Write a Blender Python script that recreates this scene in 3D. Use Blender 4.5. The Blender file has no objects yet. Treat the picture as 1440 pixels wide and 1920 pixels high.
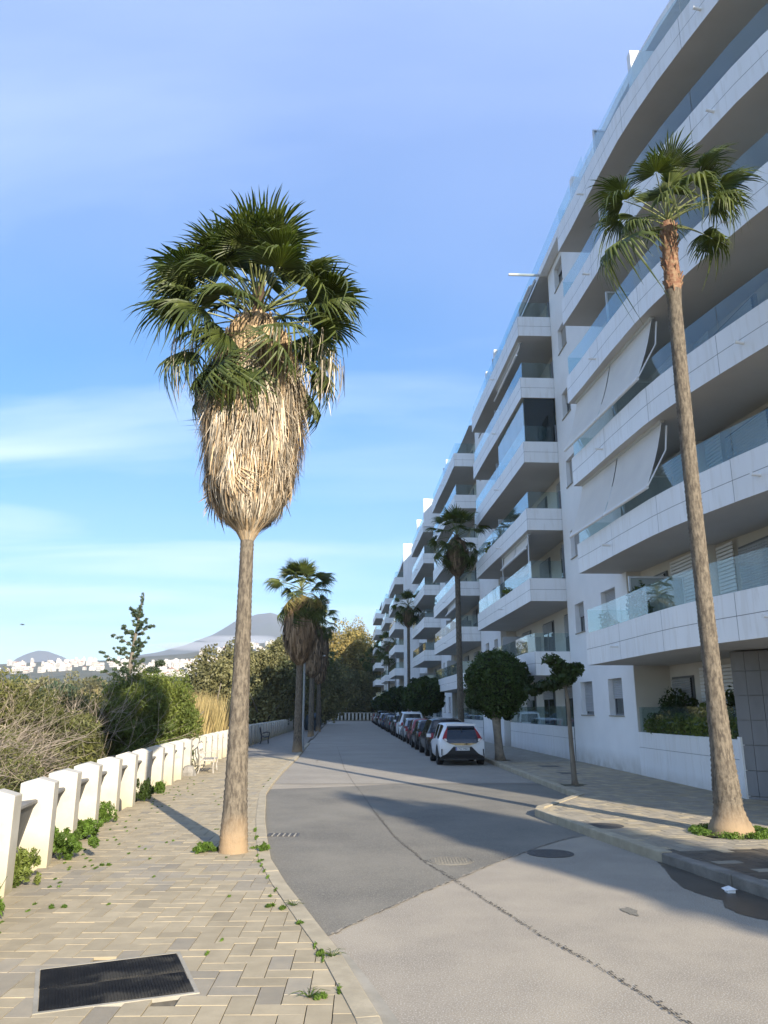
import bpy, math, random
import numpy as np
from mathutils import Vector, Matrix, noise as mnoise
R = math.radians
rnd = random.Random(7)
sc = bpy.context.scene
COL = sc.collection

# ------------------------------------------------------------------ camera, light, exposure
CAMH = 2.0
cam_d = bpy.data.cameras.new('camera'); cam = bpy.data.objects.new('camera', cam_d); COL.objects.link(cam)
cam.location = (0, 0, CAMH); cam.rotation_euler = (R(90 + 14.448), 0, 0)
cam_d.sensor_fit = 'VERTICAL'; cam_d.sensor_height = 36; cam_d.lens = 36 * 1440 / 1920
cam_d.clip_start = 0.1; cam_d.clip_end = 20000
sc.camera = cam
SUN_AZ, SUN_EL = 154.8, 22.5            # compass style: clockwise from +Y
sx, sy, sz = math.sin(R(SUN_AZ)) * math.cos(R(SUN_EL)), math.cos(R(SUN_AZ)) * math.cos(R(SUN_EL)), math.sin(R(SUN_EL))
sun_d = bpy.data.lights.new('sun', 'SUN'); sun_d.energy = 4.4; sun_d.angle = R(0.53); sun_d.color = (1.0, 0.895, 0.74)
sun = bpy.data.objects.new('sun', sun_d); COL.objects.link(sun)
sun.rotation_euler = Vector((sx, sy, sz)).to_track_quat('Z', 'Y').to_euler(); sun.location = (20, -40, 40)
world = bpy.data.worlds.new('World'); sc.world = world; world.use_nodes = True
def build_world():
    nt = world.node_tree; nt.nodes.clear(); N = nt.nodes.new; L = nt.links.new
    out = N('ShaderNodeOutputWorld'); bg = N('ShaderNodeBackground'); bg.inputs['Strength'].default_value = 0.1
    sky = N('ShaderNodeTexSky'); sky.sky_type = 'NISHITA'; sky.sun_disc = False
    sky.sun_elevation = R(SUN_EL); sky.sun_rotation = R(SUN_AZ); sky.altitude = 30; sky.air_density = 1.0; sky.dust_density = 0.35; sky.ozone_density = 3.0
    tc = N('ShaderNodeTexCoord'); sep = N('ShaderNodeSeparateXYZ'); L(tc.outputs['Generated'], sep.inputs[0])
    # thin high cloud on a flat layer: divide the direction by its height
    zc = N('ShaderNodeMath'); zc.operation = 'MAXIMUM'; L(sep.outputs['Z'], zc.inputs[0]); zc.inputs[1].default_value = 0.0
    za = N('ShaderNodeMath'); za.operation = 'ADD'; L(zc.outputs[0], za.inputs[0]); za.inputs[1].default_value = 0.10
    dv = N('ShaderNodeVectorMath'); dv.operation = 'DIVIDE'; L(tc.outputs['Generated'], dv.inputs[0])
    cb = N('ShaderNodeCombineXYZ'); L(za.outputs[0], cb.inputs[0]); L(za.outputs[0], cb.inputs[1]); L(za.outputs[0], cb.inputs[2]); L(cb.outputs[0], dv.inputs[1])
    mp = N('ShaderNodeMapping'); mp.inputs['Rotation'].default_value = (0, 0, R(-38)); mp.inputs['Scale'].default_value = (0.45, 1.3, 0.3); mp.inputs['Location'].default_value = (3.1, 1.4, 0)
    L(dv.outputs[0], mp.inputs[0])
    n1 = N('ShaderNodeTexNoise'); n1.inputs['Scale'].default_value = 1.3; n1.inputs['Detail'].default_value = 7; n1.inputs['Roughness'].default_value = 0.5; n1.inputs['Distortion'].default_value = 0.5; L(mp.outputs[0], n1.inputs[0])
    r1 = N('ShaderNodeValToRGB'); r1.color_ramp.elements[0].position = 0.40; r1.color_ramp.elements[0].color = (0.0, 0.0, 0.0, 1); r1.color_ramp.elements[1].position = 0.70; r1.color_ramp.elements[1].color = (0.6, 0.6, 0.6, 1); L(n1.outputs[0], r1.inputs[0])
    mp2 = N('ShaderNodeMapping'); mp2.inputs['Scale'].default_value = (0.6, 0.9, 1); mp2.inputs['Location'].default_value = (0.3, 5.2, 0); L(dv.outputs[0], mp2.inputs[0])
    n2 = N('ShaderNodeTexNoise'); n2.inputs['Scale'].default_value = 0.8; n2.inputs['Detail'].default_value = 3; L(mp2.outputs[0], n2.inputs[0])
    r2 = N('ShaderNodeValToRGB'); r2.color_ramp.elements[0].position = 0.3; r2.color_ramp.elements[0].color = (0.1, 0.1, 0.1, 1); r2.color_ramp.elements[1].position = 0.7; r2.color_ramp.elements[1].color = (0.5, 0.5, 0.5, 1); L(n2.outputs[0], r2.inputs[0])
    ad = N('ShaderNodeMath'); ad.operation = 'ADD'; ad.use_clamp = True; L(r1.outputs[0], ad.inputs[0]); L(r2.outputs[0], ad.inputs[1])
    # a veil that thickens towards the zenith
    hz = N('ShaderNodeMapRange'); L(sep.outputs['Z'], hz.inputs[0]); hz.inputs[1].default_value = 0.0; hz.inputs[2].default_value = 0.8; hz.inputs[3].default_value = 0.25; hz.inputs[4].default_value = 1.15
    fac = N('ShaderNodeMath'); fac.operation = 'MULTIPLY'; L(ad.outputs[0], fac.inputs[0]); L(hz.outputs[0], fac.inputs[1])
    hs = N('ShaderNodeHueSaturation'); hs.inputs['Saturation'].default_value = 1.42; hs.inputs['Value'].default_value = 1.0; L(sky.outputs[0], hs.inputs['Color'])
    veil = N('ShaderNodeMath'); veil.operation = 'MULTIPLY'; L(r2.outputs[0], veil.inputs[0]); L(hz.outputs[0], veil.inputs[1])
    mixc = N('ShaderNodeMix'); mixc.data_type = 'RGBA'; L(veil.outputs[0], mixc.inputs[0]); L(hs.outputs[0], mixc.inputs[6]); mixc.inputs[7].default_value = (2.9, 3.8, 6.7, 1)
    # cirrus: streaks everywhere, thicker in the western (left) part of the sky
    lx = N('ShaderNodeMapRange'); L(sep.outputs['X'], lx.inputs[0]); lx.inputs[1].default_value = 0.15; lx.inputs[2].default_value = -0.45; lx.inputs[3].default_value = 0.38; lx.inputs[4].default_value = 1.0
    lz = N('ShaderNodeMapRange'); L(sep.outputs['Z'], lz.inputs[0]); lz.inputs[1].default_value = 0.7; lz.inputs[2].default_value = 0.25; lz.inputs[3].default_value = 0.35; lz.inputs[4].default_value = 1.0
    cf1 = N('ShaderNodeMath'); cf1.operation = 'MULTIPLY'; L(r1.outputs[0], cf1.inputs[0]); L(lx.outputs[0], cf1.inputs[1])
    cf2 = N('ShaderNodeMath'); cf2.operation = 'MULTIPLY'; L(cf1.outputs[0], cf2.inputs[0]); L(lz.outputs[0], cf2.inputs[1])
    mixd = N('ShaderNodeMix'); mixd.data_type = 'RGBA'; L(cf2.outputs[0], mixd.inputs[0]); L(mixc.outputs[2], mixd.inputs[6]); mixd.inputs[7].default_value = (6.2, 6.9, 8.3, 1)
    L(mixd.outputs[2], bg.inputs[0]); L(bg.outputs[0], out.inputs[0])
build_world()
sc.view_settings.view_transform = 'Standard'; sc.view_settings.look = 'None'; sc.view_settings.gamma = 1; sc.view_settings.use_curve_mapping = False
sc.view_settings.exposure = 1.2
sc.cycles.max_bounces = 8; sc.cycles.diffuse_bounces = 4; sc.cycles.transparent_max_bounces = 24; sc.cycles.glossy_bounces = 4
sc.cycles.use_denoising = True

# ------------------------------------------------------------------ materials
def srgb(r, g, b):
    f = lambda c: (c / 255 / 12.92) if c <= 10 else ((c / 255 + 0.055) / 1.055) ** 2.4
    return (f(r), f(g), f(b), 1)
def mat(name, c1, c2=None, scale=5.0, rough=0.7, detail=6, bump=0.0, bscale=None, stretch=(1, 1, 1), tint=None, lo=0.35, hi=0.65, metallic=0.0, translucent=0.0, spec=0.5, bdist=0.01, c3=None, s3=40, coord='Object', dirt=None, alpha=None):
    m = bpy.data.materials.new(name); m.use_nodes = True; nt = m.node_tree; nt.nodes.clear(); N = nt.nodes.new; L = nt.links.new
    out = N('ShaderNodeOutputMaterial'); p = N('ShaderNodeBsdfPrincipled')
    p.inputs['Roughness'].default_value = rough; p.inputs['Metallic'].default_value = metallic; p.inputs['Specular IOR Level'].default_value = spec
    tc = N('ShaderNodeTexCoord'); mp = N('ShaderNodeMapping'); mp.inputs['Scale'].default_value = stretch
    if coord == 'World':
        g = N('ShaderNodeNewGeometry'); L(g.outputs['Position'], mp.inputs[0])
    else: L(tc.outputs[coord], mp.inputs[0])
    col = None
    if c2 is not None:
        n = N('ShaderNodeTexNoise'); n.inputs['Scale'].default_value = scale; n.inputs['Detail'].default_value = detail; n.inputs['Roughness'].default_value = 0.6; L(mp.outputs[0], n.inputs[0])
        rp = N('ShaderNodeValToRGB'); rp.color_ramp.elements[0].position = lo; rp.color_ramp.elements[1].position = hi
        rp.color_ramp.elements[0].color = (*c1[:3], 1); rp.color_ramp.elements[1].color = (*c2[:3], 1); L(n.outputs[0], rp.inputs[0]); col = rp.outputs[0]
    else:
        cn = N('ShaderNodeRGB'); cn.outputs[0].default_value = (*c1[:3], 1); col = cn.outputs[0]
    if c3 is not None:
        n3 = N('ShaderNodeTexNoise'); n3.inputs['Scale'].default_value = s3; n3.inputs['Detail'].default_value = 3; L(mp.outputs[0], n3.inputs[0])
        r3 = N('ShaderNodeValToRGB'); r3.color_ramp.elements[0].position = 0.52; r3.color_ramp.elements[1].position = 0.62; L(n3.outputs[0], r3.inputs[0])
        mx = N('ShaderNodeMix'); mx.data_type = 'RGBA'; L(r3.outputs[0], mx.inputs[0]); L(col, mx.inputs[6]); mx.inputs[7].default_value = (*c3[:3], 1); col = mx.outputs[2]
    if tint is not None:   # tint = (low, high) multiplier driven by the per-face attribute
        at = N('ShaderNodeAttribute'); at.attribute_name = 'tint'
        mr = N('ShaderNodeMapRange'); L(at.outputs['Fac'], mr.inputs[0]); mr.inputs[3].default_value = tint[0]; mr.inputs[4].default_value = tint[1]
        mm = N('ShaderNodeVectorMath'); mm.operation = 'SCALE'; L(col, mm.inputs[0]); L(mr.outputs[0], mm.inputs['Scale']); col = mm.outputs[0]
    if dirt is not None:   # (colour, height in metres from z=0 of the world, strength): splash stains near the ground
        g2 = N('ShaderNodeNewGeometry'); sp = N('ShaderNodeSeparateXYZ'); L(g2.outputs['Position'], sp.inputs[0])
        m1 = N('ShaderNodeMapRange'); L(sp.outputs['Z'], m1.inputs[0]); m1.inputs[1].default_value = dirt[1]; m1.inputs[2].default_value = 0.0
        n4 = N('ShaderNodeTexNoise'); n4.inputs['Scale'].default_value = 3.0; n4.inputs['Detail'].default_value = 8; L(g2.outputs['Position'], n4.inputs[0])
        m2 = N('ShaderNodeMath'); m2.operation = 'MULTIPLY'; L(m1.outputs[0], m2.inputs[0]); L(n4.outputs[0], m2.inputs[1])
        m3 = N('ShaderNodeMath'); m3.operation = 'MULTIPLY'; m3.use_clamp = True; L(m2.outputs[0], m3.inputs[0]); m3.inputs[1].default_value = dirt[2]
        mx = N('ShaderNodeMix'); mx.data_type = 'RGBA'; L(m3.outputs[0], mx.inputs[0]); L(col, mx.inputs[6]); mx.inputs[7].default_value = (*dirt[0][:3], 1); col = mx.outputs[2]
    L(col, p.inputs['Base Color'])
    if bump:
        nb = N('ShaderNodeTexNoise'); nb.inputs['Scale'].default_value = bscale or scale * 4; nb.inputs['Detail'].default_value = 5; L(mp.outputs[0], nb.inputs[0])
        b = N('ShaderNodeBump'); b.inputs['Strength'].default_value = bump; b.inputs['Distance'].default_value = bdist; L(nb.outputs[0], b.inputs['Height']); L(b.outputs[0], p.inputs['Normal'])
    surf = p.outputs[0]
    if translucent:
        t = N('ShaderNodeBsdfTranslucent'); sc2 = N('ShaderNodeVectorMath'); sc2.operation = 'MULTIPLY'; L(col, sc2.inputs[0]); sc2.inputs[1].default_value = (1.5, 1.6, 0.6) if 'leaf' in name or 'needle' in name else (1, 1, 1); L(sc2.outputs[0], t.inputs[0])
        ms = N('ShaderNodeMixShader'); ms.inputs[0].default_value = translucent; L(surf, ms.inputs[1]); L(t.outputs[0], ms.inputs[2]); surf = ms.outputs[0]
    L(surf, out.inputs[0]); return m
def glass_mat(name, tint, refl=1.0, body=0.0, bodyc=(0.1, 0.15, 0.15)):
    m = bpy.data.materials.new(name); m.use_nodes = True; nt = m.node_tree; nt.nodes.clear(); N = nt.nodes.new; L = nt.links.new
    out = N('ShaderNodeOutputMaterial'); t = N('ShaderNodeBsdfTransparent'); t.inputs[0].default_value = (*tint, 1)
    g = N('ShaderNodeBsdfGlossy'); g.inputs['Roughness'].default_value = 0.01; g.inputs[0].default_value = (0.95, 0.98, 1, 1)
    fr = N('ShaderNodeFresnel'); gg = N('ShaderNodeNewGeometry'); mi_ = N('ShaderNodeMapRange'); L(gg.outputs['Backfacing'], mi_.inputs[0]); mi_.inputs[3].default_value = 1.5; mi_.inputs[4].default_value = 1 / 1.5; L(mi_.outputs[0], fr.inputs[0])
    mm = N('ShaderNodeMath'); mm.operation = 'MULTIPLY'; mm.use_clamp = True; L(fr.outputs[0], mm.inputs[0]); mm.inputs[1].default_value = refl
    base = t.outputs[0]
    if body:
        d = N('ShaderNodeBsdfDiffuse'); d.inputs[0].default_value = (*bodyc, 1); mb = N('ShaderNodeMixShader'); mb.inputs[0].default_value = body; L(t.outputs[0], mb.inputs[1]); L(d.outputs[0], mb.inputs[2]); base = mb.outputs[0]
    ms = N('ShaderNodeMixShader'); L(mm.outputs[0], ms.inputs[0]); L(base, ms.inputs[1]); L(g.outputs[0], ms.inputs[2]); L(ms.outputs[0], out.inputs[0]); return m
M = {}
M['white'] = mat('white_render', (0.83, 0.83, 0.82), (0.77, 0.77, 0.76), 0.8, 0.75, bump=0.05, bscale=60, coord='World', dirt=((0.36, 0.32, 0.25), 0.75, 1.3))
M['panel'] = mat('white_cladding', (0.85, 0.85, 0.845), (0.79, 0.785, 0.775), 1.1, 0.45, bump=0.02, bscale=20, stretch=(1.6, 1.6, .22), lo=.3, hi=.72, c3=(.775, .765, .745), s3=4.5, coord='World', dirt=((0.42, 0.38, 0.32), 0.45, 1.0))
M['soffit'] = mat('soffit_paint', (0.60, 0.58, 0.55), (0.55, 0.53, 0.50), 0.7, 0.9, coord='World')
M['joint'] = mat('dark_joint', (0.18, 0.18, 0.18), rough=0.9)
M['cream'] = mat('cream_wall', (0.66, 0.63, 0.57), (0.60, 0.57, 0.51), 0.8, 0.85, bump=0.1, bscale=30, coord='World')
M['glassrail'] = glass_mat('railing_glass', (0.86, 0.93, 0.93), 1.0, 0.035, (0.3, 0.42, 0.42))
M['darkglass'] = glass_mat('tinted_glass', (0.25, 0.34, 0.34), 1.4, 0.45, (0.02, 0.03, 0.035))
M['frame'] = mat('grey_aluminium', (0.16, 0.17, 0.18), rough=0.45, metallic=0.3)
M['lightframe'] = mat('pale_aluminium', (0.55, 0.57, 0.58), rough=0.4, metallic=0.2)
M['shutter'] = mat('shutter_grey', (0.42, 0.43, 0.44), (0.38, 0.39, 0.40), 2, 0.5)
M['awning'] = mat('awning_fabric', (0.86, 0.82, 0.75), (0.80, 0.76, 0.70), 1.2, 0.9, bump=0.03, bscale=200, coord='World', translucent=0.25)
M['greytile'] = mat('grey_stone_tile', (0.215, 0.215, 0.22), (0.165, 0.165, 0.17), 2.0, 0.55, bump=0.06, bscale=50, stretch=(1, 1, 0.25), coord='World')
M['fence'] = mat('whitewash', (0.52, 0.495, 0.435), (0.43, 0.405, 0.345), 2.5, 0.9, bump=0.25, bscale=35, coord='World', bdist=0.006, dirt=((0.38, 0.33, 0.2), 0.55, 1.6))
M['fencegrey'] = mat('shaded_grey_panel', (0.12, 0.12, 0.115), (0.07, 0.07, 0.068), 6, 0.85, bump=0.4, bscale=30, stretch=(1, 1, 0.1), coord='World')  # grey darkened so the colour carries the shade under the overhang
M['coping'] = mat('coping_grey', (0.22, 0.215, 0.20), (0.15, 0.145, 0.135), 6, 0.9, bump=0.4, bscale=30, coord='World')
M['asphalt'] = mat('asphalt', (0.34, 0.295, 0.225), (0.26, 0.227, 0.178), 1.1, 0.9, detail=8, bump=0.55, bscale=70, coord='World', bdist=0.006, c3=(0.43, 0.39, 0.325), s3=80)
M['asphalt2'] = mat('asphalt_patch', (0.205, 0.188, 0.15), (0.12, 0.112, 0.093), 0.5, 0.85, detail=8, bump=0.35, bscale=90, coord='World', bdist=0.004, c3=(0.26, 0.24, 0.195), s3=75)
M['asphalt3'] = mat('asphalt_far', (0.30, 0.27, 0.22), (0.235, 0.212, 0.175), 0.5, 0.88, detail=8, bump=0.35, bscale=60, coord='World', bdist=0.004, c3=(0.37, 0.335, 0.275), s3=60)
M['crack'] = mat('crack_dark', (0.035, 0.032, 0.028), (0.07, 0.06, 0.05), 20, 1.0)
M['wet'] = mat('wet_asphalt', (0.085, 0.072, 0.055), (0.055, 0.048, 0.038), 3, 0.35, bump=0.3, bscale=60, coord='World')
M['gutter'] = mat('gutter_concrete', (0.36, 0.33, 0.27), (0.27, 0.25, 0.20), 3, 0.9, bump=0.3, bscale=50, coord='World')
M['paver'] = mat('beige_paver', (0.40, 0.335, 0.222), (0.335, 0.28, 0.185), 5, 0.88, bump=0.25, bscale=90, tint=(0.80, 1.12), coord='World', bdist=0.004)
M['paverg'] = mat('grey_paver', (0.325, 0.28, 0.205), (0.27, 0.238, 0.18), 5, 0.88, bump=0.25, bscale=90, tint=(0.85, 1.15), coord='World', bdist=0.004)
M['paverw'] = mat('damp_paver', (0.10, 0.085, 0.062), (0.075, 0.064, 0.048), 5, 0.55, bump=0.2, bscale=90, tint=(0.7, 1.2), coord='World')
M['bedding'] = mat('joint_sand', (0.17, 0.145, 0.10), (0.10, 0.085, 0.06), 14, 1.0, coord='World')
M['kerb'] = mat('kerb_stone', (0.43, 0.37, 0.26), (0.33, 0.285, 0.20), 4, 0.9, bump=0.4, bscale=40, coord='World')
M['kerb2'] = mat('kerb_stone_grey', (0.24, 0.22, 0.185), (0.155, 0.14, 0.115), 3, 0.85, bump=0.5, bscale=30, coord='World', bdist=0.02)
M['iron'] = mat('cast_iron', (0.06, 0.058, 0.055), (0.10, 0.09, 0.075), 12, 0.6, bump=0.5, bscale=60)
M['rubber'] = mat('black_cover', (0.010, 0.011, 0.013), (0.020, 0.0205, 0.021), 4, 0.9, spec=0.12, detail=6, lo=0.4, hi=0.6, c3=(0.05, 0.047, 0.04), s3=3)
M['earth'] = mat('dry_earth', (0.14, 0.11, 0.07), (0.07, 0.065, 0.035), 1.5, 1.0, bump=0.4, bscale=8, coord='World', bdist=0.05)
M['hill'] = mat('scrub_hill', (0.055, 0.062, 0.030), (0.13, 0.115, 0.07), 0.018, 1.0, detail=12, coord='World', lo=0.4, hi=0.66)
M['mountain'] = mat('mountain_rock', (0.10, 0.095, 0.085), (0.07, 0.078, 0.06), 0.004, 1.0, detail=12, coord='World')
def leafm(name, c1, c2, tint=(0.55, 1.5), tr=0.25, scale=0.8, rough=0.55):
    return mat(name, c1, c2, scale, rough, detail=3, tint=tint, translucent=tr, spec=0.3)
M['palm'] = leafm('palm_leaf', (0.105, 0.125, 0.034), (0.045, 0.066, 0.020), (0.55, 1.6), 0.3, 2.0, 0.4)
M['palmstem'] = mat('palm_petiole', (0.19, 0.20, 0.07), (0.13, 0.15, 0.05), 3, 0.5)
M['skirt'] = mat('dead_fronds', (0.58, 0.41, 0.23), (0.36, 0.27, 0.17), 1.6, 0.9, tint=(0.35, 1.45), stretch=(1, 1, 0.3), translucent=0.15)
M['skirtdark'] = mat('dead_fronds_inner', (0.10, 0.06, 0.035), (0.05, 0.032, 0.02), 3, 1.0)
M['skirtshade'] = mat('dead_fronds_shaded', (0.27, 0.185, 0.11), (0.13, 0.095, 0.06), 0.8, 0.9, tint=(0.35, 1.45), stretch=(1, 1, 0.3), translucent=0.1)  # darker copy of the dead fronds, with the far skirts' shade in the colour
M['trunk'] = mat('palm_trunk', (0.185, 0.155, 0.115), (0.07, 0.057, 0.043), 26, 0.95, detail=8, bump=1.0, bscale=70, stretch=(1, 1, 0.3), bdist=0.008, coord='World', lo=.38, hi=.62, dirt=((.31, .22, .13), .60, 2.8))
M['trunkpale'] = mat('palm_trunk_base', (0.33, 0.235, 0.14), (0.17, 0.12, 0.075), 6, 0.95, bump=0.9, bscale=14, bdist=0.03, stretch=(1, 1, 0.3), coord='World')
M['trunkred'] = mat('palm_boots', (0.17, 0.065, 0.035), (0.27, 0.18, 0.105), 14, 0.85, bump=0.8, bscale=20, bdist=0.03, coord='World')
M['bark'] = mat('tree_bark', (0.22, 0.19, 0.15), (0.13, 0.11, 0.085), 8, 0.95, bump=0.6, bscale=20, stretch=(1, 1, 0.3), coord='World')
M['twig'] = mat('dead_twigs', (0.42, 0.35, 0.27), (0.24, 0.195, 0.15), 4, 0.9, tint=(0.55, 1.35))
M['ficus'] = leafm('ficus_leaf', (0.048, 0.078, 0.016), (0.028, 0.050, 0.012), (0.5, 1.5), 0.15)
M['bush'] = leafm('bush_leaf', (0.165, 0.195, 0.040), (0.085, 0.120, 0.028), (0.45, 1.6), 0.25)
M['scrub'] = leafm('scrub_leaf', (0.150, 0.150, 0.046), (0.082, 0.092, 0.030), (0.45, 1.5), 0.25)
M['olive'] = leafm('eucalyptus_leaf', (0.235, 0.215, 0.095), (0.12, 0.122, 0.055), (0.45, 1.5), 0.2, 0.3)
M['golden'] = leafm('autumn_leaf', (0.36, 0.27, 0.09), (0.21, 0.18, 0.065), (0.5, 1.5), 0.25, 0.2)
M['conifer'] = leafm('conifer_needle', (0.075, 0.11, 0.055), (0.045, 0.07, 0.036), (0.55, 1.5), 0.15)
M['weed'] = leafm('weed_leaf', (0.12, 0.19, 0.03), (0.07, 0.125, 0.02), (0.6, 1.6), 0.35, 4)
M['reed'] = mat('dry_reeds', (0.42, 0.32, 0.14), (0.30, 0.24, 0.10), 0.5, 0.9, tint=(0.6, 1.4), translucent=0.2)
M['car_white'] = mat('car_paint_white', (0.74, 0.75, 0.76), rough=0.25); M['car_black'] = mat('car_paint_black', (0.012, 0.013, 0.016), rough=0.18)
M['car_grey'] = mat('car_paint_grey', (0.07, 0.075, 0.085), rough=0.22); M['car_red'] = mat('car_paint_red', (0.25, 0.045, 0.05), rough=0.25)
M['car_silver'] = mat('car_paint_silver', (0.33, 0.35, 0.37), rough=0.25, metallic=0.3); M['car_blue'] = mat('car_paint_blue', (0.03, 0.05, 0.10), rough=0.2)
M['cglass'] = mat('car_glass', (0.010, 0.013, 0.016), rough=0.06, spec=0.8); M['black'] = mat('black_plastic', (0.012, 0.012, 0.013), rough=0.6)
M['tyre'] = mat('tyre_rubber', (0.014, 0.014, 0.014), rough=0.85); M['rim'] = mat('alloy_rim', (0.45, 0.46, 0.48), rough=0.3, metallic=0.7)
M['lamp'] = mat('tail_lamp_red', (0.28, 0.012, 0.012), rough=0.15); M['lampw'] = mat('reversing_lamp', (0.75, 0.68, 0.6), rough=0.15)
M['plate'] = mat('plate_white', (0.75, 0.76, 0.76), rough=0.4); M['ink'] = mat('plate_ink', (0.02, 0.02, 0.03), rough=0.5); M['plateblue'] = mat('plate_blue', (0.02, 0.07, 0.4), rough=0.4)
M['pole'] = mat('galvanised_pole', (0.28, 0.31, 0.33), rough=0.5, metallic=0.4); M['lantern'] = mat('lantern_white', (0.7, 0.7, 0.68), rough=0.4)
M['bin'] = mat('container_blue', (0.018, 0.045, 0.065), (0.012, 0.03, 0.045), 1, 0.5)
M['bench'] = mat('bench_metal', (0.50, 0.47, 0.42), (0.34, 0.31, 0.27), 14, 0.6, metallic=0.2); M['benchdark'] = mat('bench_dark', (0.03, 0.03, 0.035), rough=0.5)
M['terracotta'] = mat('terracotta', (0.36, 0.15, 0.08), rough=0.8); M['litter'] = mat('paper_litter', (0.8, 0.8, 0.78), rough=0.8)
M['house'] = mat('far_whitewash', (0.80, 0.76, 0.68), (0.66, 0.60, 0.52), 0.01, 0.9, tint=(0.75, 1.1), coord='World'); M['houseroof'] = mat('far_roof', (0.40, 0.20, 0.12), rough=0.9)
M['rock'] = mat('grey_rock', (0.30, 0.28, 0.25), (0.2, 0.19, 0.17), 5, 0.95, bump=0.6, bscale=12)
M['interior'] = mat('room_shade', (0.03, 0.03, 0.032), rough=0.9); M['curtain'] = mat('curtain', (0.50, 0.50, 0.50), (0.36, 0.36, 0.37), 8, 0.9, stretch=(1, 1, 0.02))
M['bird'] = mat('bird_dark', (0.03, 0.03, 0.03)); M['redcloth'] = mat('red_cover', (0.35, 0.02, 0.03), rough=0.7)

# ------------------------------------------------------------------ object helpers
ORG = {}
def setp(o, label=None, cat=None, group=None, kind=None):
    if label: o['label'] = label
    if cat: o['category'] = cat
    if group: o['group'] = group
    if kind: o['kind'] = kind
    return o
def empty(name, loc=(0, 0, 0), label=None, cat=None, group=None, kind=None, rotz=0):
    o = bpy.data.objects.new(name, None); COL.objects.link(o); o.location = loc; o.rotation_euler = (0, 0, rotz); o.empty_display_size = 0.2
    ORG[o.name] = Vector(loc) if not rotz else Vector((0, 0, 0)); return setp(o, label, cat, group, kind)
class MB:
    def __init__(s): s.v = []; s.f = []; s.m = []; s.t = []
    def add(s, vs, fs, mi=0, t=0.5):
        b = len(s.v); s.v.extend([tuple(p) for p in vs])
        for f in fs: s.f.append([i + b for i in f]); s.m.append(mi); s.t.append(t)
    def hexa(s, p, mi=0, t=0.5, faces='all'):   # p: 8 corners, bottom 4 ccw then top 4
        F = [(0, 3, 2, 1), (4, 5, 6, 7), (0, 1, 5, 4), (1, 2, 6, 5), (2, 3, 7, 6), (3, 0, 4, 7)]
        s.add(p, F, mi, t)
    def box(s, x0, x1, y0, y1, z0, z1, mi=0, t=0.5, T=None):
        p = [(x0, y0, z0), (x1, y0, z0), (x1, y1, z0), (x0, y1, z0), (x0, y0, z1), (x1, y0, z1), (x1, y1, z1), (x0, y1, z1)]
        if T: p = [T(*q) for q in p]
        s.hexa(p, mi, t)
    def tube(s, pts, rs, n=6, mi=0, t=0.5, cap=True):
        pts = [Vector(p) for p in pts]; rings = []
        up = Vector((0, 0, 1)); prev = None
        for i, p in enumerate(pts):
            d = (pts[min(i + 1, len(pts) - 1)] - pts[max(i - 1, 0)]).normalized()
            a = d.cross(up if abs(d.z) < 0.95 else Vector((1, 0, 0))).normalized() if prev is None else (prev - d * prev.dot(d)).normalized()
            prev = a; b = d.cross(a); r = rs[i] if hasattr(rs, '__len__') else rs
            rings.append([p + a * (r * math.cos(2 * math.pi * k / n)) + b * (r * math.sin(2 * math.pi * k / n)) for k in range(n)])
        vs = [v for rg in rings for v in rg]; fs = []
        for i in range(len(pts) - 1):
            for k in range(n): fs.append((i * n + k, i * n + (k + 1) % n, (i + 1) * n + (k + 1) % n, (i + 1) * n + k))
        if cap: fs.append(tuple(reversed(range(n)))); fs.append(tuple((len(pts) - 1) * n + k for k in range(n)))
        s.add(vs, fs, mi, t)
    def lathe(s, prof, n=16, c=(0, 0), mi=0, jit=0, cap=True):
        vs = []; fs = []
        for r, z in prof:
            for k in range(n):
                a = 2 * math.pi * k / n; rr = r * (1 + jit * (rnd.random() - 0.5)); vs.append((c[0] + rr * math.cos(a), c[1] + rr * math.sin(a), z))
        for i in range(len(prof) - 1):
            for k in range(n): fs.append((i * n + k, i * n + (k + 1) % n, (i + 1) * n + (k + 1) % n, (i + 1) * n + k))
        if cap: fs.append(tuple(reversed(range(n)))); fs.append(tuple((len(prof) - 1) * n + k for k in range(n)))
        s.add(vs, fs, mi)
    def build(s, name, mats, parent=None, loc=None, smooth=False, label=None, cat=None, group=None, kind=None, tint=False, local=False):
        """verts are world coordinates unless local; loc = where the origin goes"""
        if not isinstance(mats, (list, tuple)): mats = [mats]
        if loc is None:
            loc = Vector((0, 0, 0))
            if not local and s.v:
                a = np.array(s.v); loc = Vector(((a[:, 0].min() + a[:, 0].max()) / 2, (a[:, 1].min() + a[:, 1].max()) / 2, a[:, 2].min()))
        loc = Vector(loc); me = bpy.data.meshes.new(name)
        vs = s.v if local else [(v[0] - loc.x, v[1] - loc.y, v[2] - loc.z) for v in s.v]
        me.from_pydata(vs, [], s.f)
        for m in mats: me.materials.append(M[m] if isinstance(m, str) else m)
        me.polygons.foreach_set('material_index', s.m)
        if smooth: me.polygons.foreach_set('use_smooth', [True] * len(s.f))
        if tint:
            at = me.attributes.new('tint', 'FLOAT', 'FACE'); at.data.foreach_set('value', s.t)
        me.update(); return link(name, me, parent, loc, label, cat, group, kind)
def link(name, me, parent=None, loc=(0, 0, 0), label=None, cat=None, group=None, kind=None):
    o = bpy.data.objects.new(name, me); COL.objects.link(o); loc = Vector(loc)
    if parent is not None:
        o.parent = parent; o.location = loc - ORG.get(parent.name, Vector((0, 0, 0)))
    else: o.location = loc
    ORG[o.name] = loc; return setp(o, label, cat, group, kind)
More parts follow.
